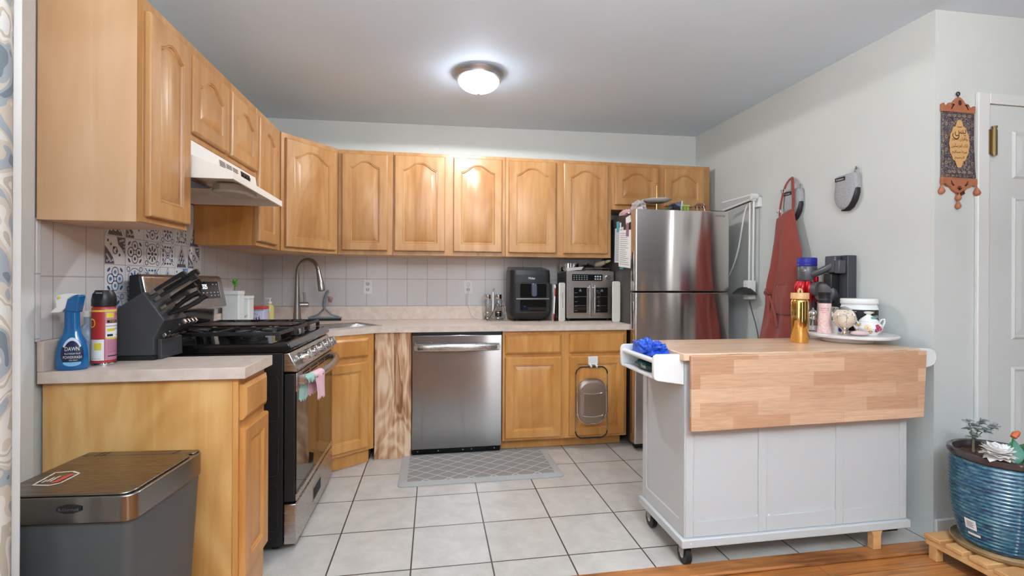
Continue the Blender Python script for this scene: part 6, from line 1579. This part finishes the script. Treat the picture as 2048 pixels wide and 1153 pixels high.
# ------------------------------------------------------------------ planter corner
pc = (3.612, -2.302)
t = thing('plant_stand', 'low slatted pine stand under the blue glazed planter', 'plant stand', (3.66, -2.33, 0))
zs = .082
for k, y in enumerate((-2.180, -2.268, -2.356, -2.444)):
    obj('slat', MB().box(3.425, 3.98, y-.034, y+.034, zs, zs+.018), M['pine'], t, bevel=.003)
for x in (3.448, 3.945):
    obj('cross_rail', MB().box(x-.018, x+.018, -2.475, -2.150, zs-.026, zs-.0005), M['pine'], t, bevel=.002)
    for y in (-2.180, -2.444): obj('leg', MB().box(x-.017, x+.017, y-.017, y+.017, -.0015, zs-.0265), M['pine'], t, bevel=.002)
glz, N, L, B = new_mat('blue_reactive_glaze')
v = coords(N, L, (1, 1, 1)); n1 = N.new('ShaderNodeTexNoise'); n1.inputs['Scale'].default_value = 26; n1.inputs['Detail'].default_value = 8; n1.inputs['Roughness'].default_value = .75; L.new(coords(N, L, (1, 1, 3)), n1.inputs['Vector'])
r = ramp(N, [(.30, (22, 28, 46)), (.42, (30, 66, 98)), (.52, (46, 98, 120)), (.62, (78, 126, 134)), (.70, (126, 116, 92))]); L.new(n1.outputs['Fac'], r.inputs[0]); L.new(r.outputs[0], B.inputs['Base Color'])
B.inputs['Roughness'].default_value = .14; B.inputs['Coat Weight'].default_value = .6
t = thing('planter', 'large round blue ribbed glazed planter standing on the pine slats', 'planter', (*pc, .101))
body = [(.128, .045), (.140, .09), (.152, .15), (.160, .22), (.162, .29), (.160, .34), (.157, .372)]
prof = [(.0005, .018), (.118, .018)]; n = 120
for i in range(n+1):
    z = .03+.342*i/n; 
    q = [(a, b) for a, b in zip(body, body[1:]) if a[1] <= z <= b[1]]
    if q: (ra, za), (rb, zb) = q[0]; r_ = ra+(rb-ra)*(z-za)/(zb-za)
    else: r_ = .1235+.0045*(z-.03)/.015
    prof.append((r_+.0022*math.sin(2*PI*z/.0148), z))
obj('body', MB().lathe(prof, (*pc, .101), 72, cap=False), glz, t, smooth=70)
rimm = mat('dark_glazed_rim', (52, 44, 48), .15, var=(74, 62, 60), vscale=18, coat=.5)
obj('rim', MB().lathe([(.156, .3725), (.163, .376), (.168, .388), (.166, .399), (.158, .403), (.148, .399), (.143, .388), (.143, .330), (.1425, .300)], (*pc, .101), 64, cap=False), rimm, t)
obj('saucer', MB().lathe([(.0005, 0), (.140, 0), (.152, .006), (.157, .020), (.153, .024), (.146, .012), (.125, .0115), (.118, .0175), (.0005, .0175)], (*pc, .101), 56, cap=False), mat('mottled_saucer', (164, 128, 88), .3, var=(112, 98, 68), vscale=22, coat=.3), t)
sl = MB().lathe([(.1420, .368), (.10, .374), (.05, .370), (.0005, .375)], (*pc, .101), 40, cap=False)
rr = random.Random(8)
for i in range(170):
    a, q = rr.uniform(0, 2*PI), .134*math.sqrt(rr.random()); s = rr.uniform(.003, .008)
    sl.ball((pc[0]+q*math.cos(a), pc[1]+q*math.sin(a), .101+.372), s, s*rr.uniform(.6, 1.2), s*.7, 6, 4)
so = obj('soil', sl, M['soil'], t); so['kind'] = 'stuff'
al = math.atan2(-3.911-pc[1], 1.293-pc[0])
def pmap(x, y):
    r_ = .170*0+[a for a in (.158,)][0]
    z = .06+y; q = [(a, b) for a, b in zip(body, body[1:]) if a[1] <= z <= b[1]]
    r_ = (q[0][0][0]+(q[0][1][0]-q[0][0][0])*(z-q[0][0][1])/(q[0][1][1]-q[0][0][1]) if q else .13)+.0042
    return (pc[0]+r_*math.cos(al-.62+x/r_), pc[1]+r_*math.sin(al-.62+x/r_), .101+z)
lb = MB(); patch(lb, -.020, .022, .030, .072, pmap, 0); patch(lb, -.014, .030, .006, .016, pmap, 0)
for i in range(5): patch(lb, -.012, .014-.004*(i % 2), .040+i*.005, .042+i*.005, lambda x, y: tuple(Vector(pmap(x, y))+Vector((math.cos(al-.62), math.sin(al-.62), 0))*.0006), 1)
obj('label', lb, [M['paper'], M['black_ink']], t, smooth=0)
zs_ = .101+.374
# small grey-leaved sapling
b = Vector((3.584, -2.222, zs_-.002))
t = thing('sapling', 'small sapling with rounded grey green leaves at the back of the planter', 'plant', tuple(b), None, 'plants in the blue planter')
br = [[b, b+Vector((.0, 0, .05)), b+Vector((-.012, 0, .10)), b+Vector((-.022, .01, .14))], [b+Vector((0, 0, .05)), b+Vector((.030, -.01, .085)), b+Vector((.075, -.02, .105)), b+Vector((.098, -.02, .120))], [b+Vector((0, 0, .045)), b+Vector((.012, -.01, .10)), b+Vector((.018, -.015, .150))]]
sm = MB().tube(br[0], [.005, .004, .003, .002], 6)
for q in br[1:]: sm.tube(q, .0018, 5)
obj('stem', sm, mat('sapling_bark', (112, 106, 84), .8), t)
gl = mat('silver_leaf', (172, 176, 178), .4, var=(128, 138, 130), vscale=40); rr = random.Random(21); cnt = 0
for q in br:
    for k in range(15):
        u = rr.uniform(.35, 1)*(len(q)-1); i = min(int(u), len(q)-2); p0 = q[i].lerp(q[i+1], u-i); a = rr.uniform(0, 2*PI); l = rr.uniform(.020, .034)
        mb = MB(); leaf(mb, p0, p0+Vector((l*math.cos(a), l*math.sin(a), rr.uniform(-.006, .012))), l*.9, curl=.1, n=5)
        obj('leaf', mb, gl, t, smooth=180, solid=.0006)
# white flower head
c = Vector((3.492, -2.376, zs_+.050))
t = thing('white_flower', 'white many petalled flower head resting over the planter rim', 'flower', tuple(c-Vector((0, 0, .048))), None, 'plants in the blue planter')
rr = random.Random(31); wf = mat('white_petal', (228, 224, 220), .6)
obj('stem', MB().tube([c+Vector((.03, .02, -.048)), c], .003, 6), M['leaf'], t)
k = 0
for ring, (cnt, el, rad) in enumerate(((7, 1.3, .034), (10, 1.0, .044), (13, .65, .052), (15, .3, .057), (14, -.08, .058), (10, -.45, .052))):
    for j in range(cnt):
        a = 2*PI*j/cnt+ring*.4; d = Vector((math.cos(a)*math.cos(el), math.sin(a)*math.cos(el), math.sin(el)))
        mb = MB(); leaf(mb, c+d*.010, c+d*rad+Vector((0, 0, rr.uniform(-.006, .006))), rr.uniform(.034, .046), up=(0, 0, 1) if abs(el) < 1 else (1, 0, 0), curl=rr.uniform(-.3, .1), n=5)
        obj('petal', mb, wf, t, smooth=180, solid=.0008)
# big leaved plant with orange stem end
b = Vector((3.572, -2.372, zs_))
t = thing('leafy_plant', 'plant with broad glossy green leaves and an orange bud at the right of the planter', 'plant', tuple(b), None, 'plants in the blue planter')
for e, wd, m in ((Vector((.16, -.03, .045)), .065, M['leaf']), (Vector((.035, .02, .095)), .060, mat('blue_green_leaf', (84, 132, 112), .5)), (Vector((.14, .05, .08)), .05, M['leaf']), (Vector((.11, -.05, .022)), .05, M['leaf'])):
    mb = MB(); leaf(mb, b+Vector((0, 0, .003)), b+e, wd, curl=.12, n=10); obj('leaf', mb, m, t, smooth=180, solid=.001)
obj('bud', MB().tube([b+Vector((.030, .02, .102)), b+Vector((.044, .02, .116)), b+Vector((.060, .022, .120))], [.010, .012, .007], 8), mat('orange_bud', (204, 104, 66), .5), t, smooth=60)
obj('stem', MB().tube([b, b+Vector((.010, .015, .05)), b+Vector((.030, .02, .102))], .003, 6), M['leaf'], t)

# ------------------------------------------------------------------ trash can
TR = math.radians(4.5)
t = thing('trash_can', 'dark grey step trash can with a stainless lid at the left', 'trash can', (.352, -2.345, 0), -TR)
hx, hy = .183, .170
def tri(dx, dy, z, r=.03): return [(p[0], p[1], z) for p in rrect(-hx+dx, hx-dx, -hy+dy, hy-dy, r, 5)]
mb = MB(); rg = [tri(.030, .028, .001), tri(.028, .026, .02), tri(.006, .006, .555), tri(.004, .004, .562)]; k = len(rg[0])
for a, b in zip(rg, rg[1:]): mb.add(a+b, [(i, (i+1) % k, k+(i+1) % k, k+i) for i in range(k)])
mb.add(rg[0], [tuple(range(k))[::-1]]); mb.add(rg[-1], [tuple(range(k))])
obj('bin', mb, M['can_grey'], t, smooth=40)
obj('rim_band', MB().prism([(p[0], p[1]) for p in rrect(-hx, hx, -hy, hy, .034, 6)], 'z', .5625, .632), M['can_steel'], t, bevel=.003)
top_steel = steel('lid_top_steel', (138, 131, 126), .27, 'x', .02)
obj('lid', MB().prism([(p[0], p[1]) for p in rrect(-hx+.012, hx-.012, -hy+.006, hy-.045, .030, 6)], 'z', .6325, .637), top_steel, t, bevel=.002)
obj('lid_hinge', MB().prism([(p[0], p[1]) for p in rrect(-hx+.012, hx-.012, hy-.041, hy-.006, .008, 3)], 'z', .6325, .636), top_steel, t, bevel=.002)
mb = MB()
for x in (-.125, -.108, .105): mb.add([(x, hy-.050, .6375), (x+.004, hy-.050, .6375), (x+.010, hy-.012, .6375), (x+.006, hy-.012, .6375)], [(0, 1, 2, 3)])
obj('lid_slots', mb, M['black_ink'], t, smooth=0)
bz = -hy-.0008
bdg = MB().prism([(.000, .598), (.020, .592), (.040, .592), (.060, .598), (.060, .609), (.040, .613), (.020, .613), (.000, .608)], 'y', bz-.002, bz)
bo = obj('badge', bdg, M['black_ink'], t)
obj('lettering', text_mb([('Rubbermaid', .030, .6025, .048, .008)], lambda x, y: (x, bz-.0026, y)), M['nickel'], bo, smooth=0)
stk = MB(); smp = lambda x, y: (-.098+x*.9-y*.1, -.055+y, .6376)
ol = [(-.030, -.040), (.020, -.045), (.040, -.03), (.045, .035), (.012, .052), (-.034, .045)]
for a, b in zip(ol, ol[1:]+ol[:1]):
    d = Vector((b[0]-a[0], b[1]-a[1])).normalized()*.003; n_ = Vector((-d.y, d.x))
    stk.add([smp(a[0]+n_.x, a[1]+n_.y), smp(a[0]-n_.x, a[1]-n_.y), smp(b[0]-n_.x, b[1]-n_.y), smp(b[0]+n_.x, b[1]+n_.y)], [(0, 1, 2, 3)], 0)
flat_poly(stk, [(.010, -.032), (.026, -.026), (.034, .03), (.020, .036)], smp, 1)
for x, y0, y1 in ((-.002, -.02, .02), (-.012, -.018, .012), (-.020, -.025, -.005)): flat_poly(stk, [(x, y0), (x+.005, y0), (x+.005, y1), (x, y1)], smp, 0)
so = obj('sticker', stk, [mat('sticker_cream', (216, 206, 196), .5), mat('sticker_red', (196, 70, 62), .5)], t, smooth=0)
obj('pedal', MB().box(-.05, .05, -hy-.03, -hy+.022, .006, .018), M['can_steel'], t, bevel=.004)

# ------------------------------------------------------------------ curtain at the far left
cu, N, L, B = new_mat('leaf_print_curtain')
v = coords(N, L, (1, 1, 1)); n1 = N.new('ShaderNodeTexNoise'); n1.inputs['Scale'].default_value = 5.0; n1.inputs['Detail'].default_value = 1; n1.inputs['Distortion'].default_value = 2.2; L.new(v, n1.inputs['Vector'])
r = ramp(N, [(.0, (112, 120, 126)), (.38, (150, 156, 160)), (.46, (190, 178, 162)), (.52, (206, 200, 190)), (.58, (176, 164, 148)), (.64, (206, 202, 194))]); r.color_ramp.interpolation = 'CONSTANT'
L.new(n1.outputs['Fac'], r.inputs[0]); L.new(r.outputs[0], B.inputs['Base Color']); B.inputs['Roughness'].default_value = .9
def cf(u, v): return (.335+.016*math.sin(u*26), -2.645-u*.75, 2.36-v*2.33)
o = obj('curtain', MB().grid(cf, 80, 6), cu, loc=(.335, -3.0, 2.36), smooth=180, solid=.002)
tag(o, 'leaf print curtain at the left edge of the picture', 'curtain')
o = obj('curtain_rod', MB().cyl((.335, -2.633, 2.375), (.335, -3.45, 2.375), .010, n=14), M['white'], loc=(.335, -3.0, 2.375))
tag(o, 'white rod carrying the leaf print curtain', 'curtain rod')
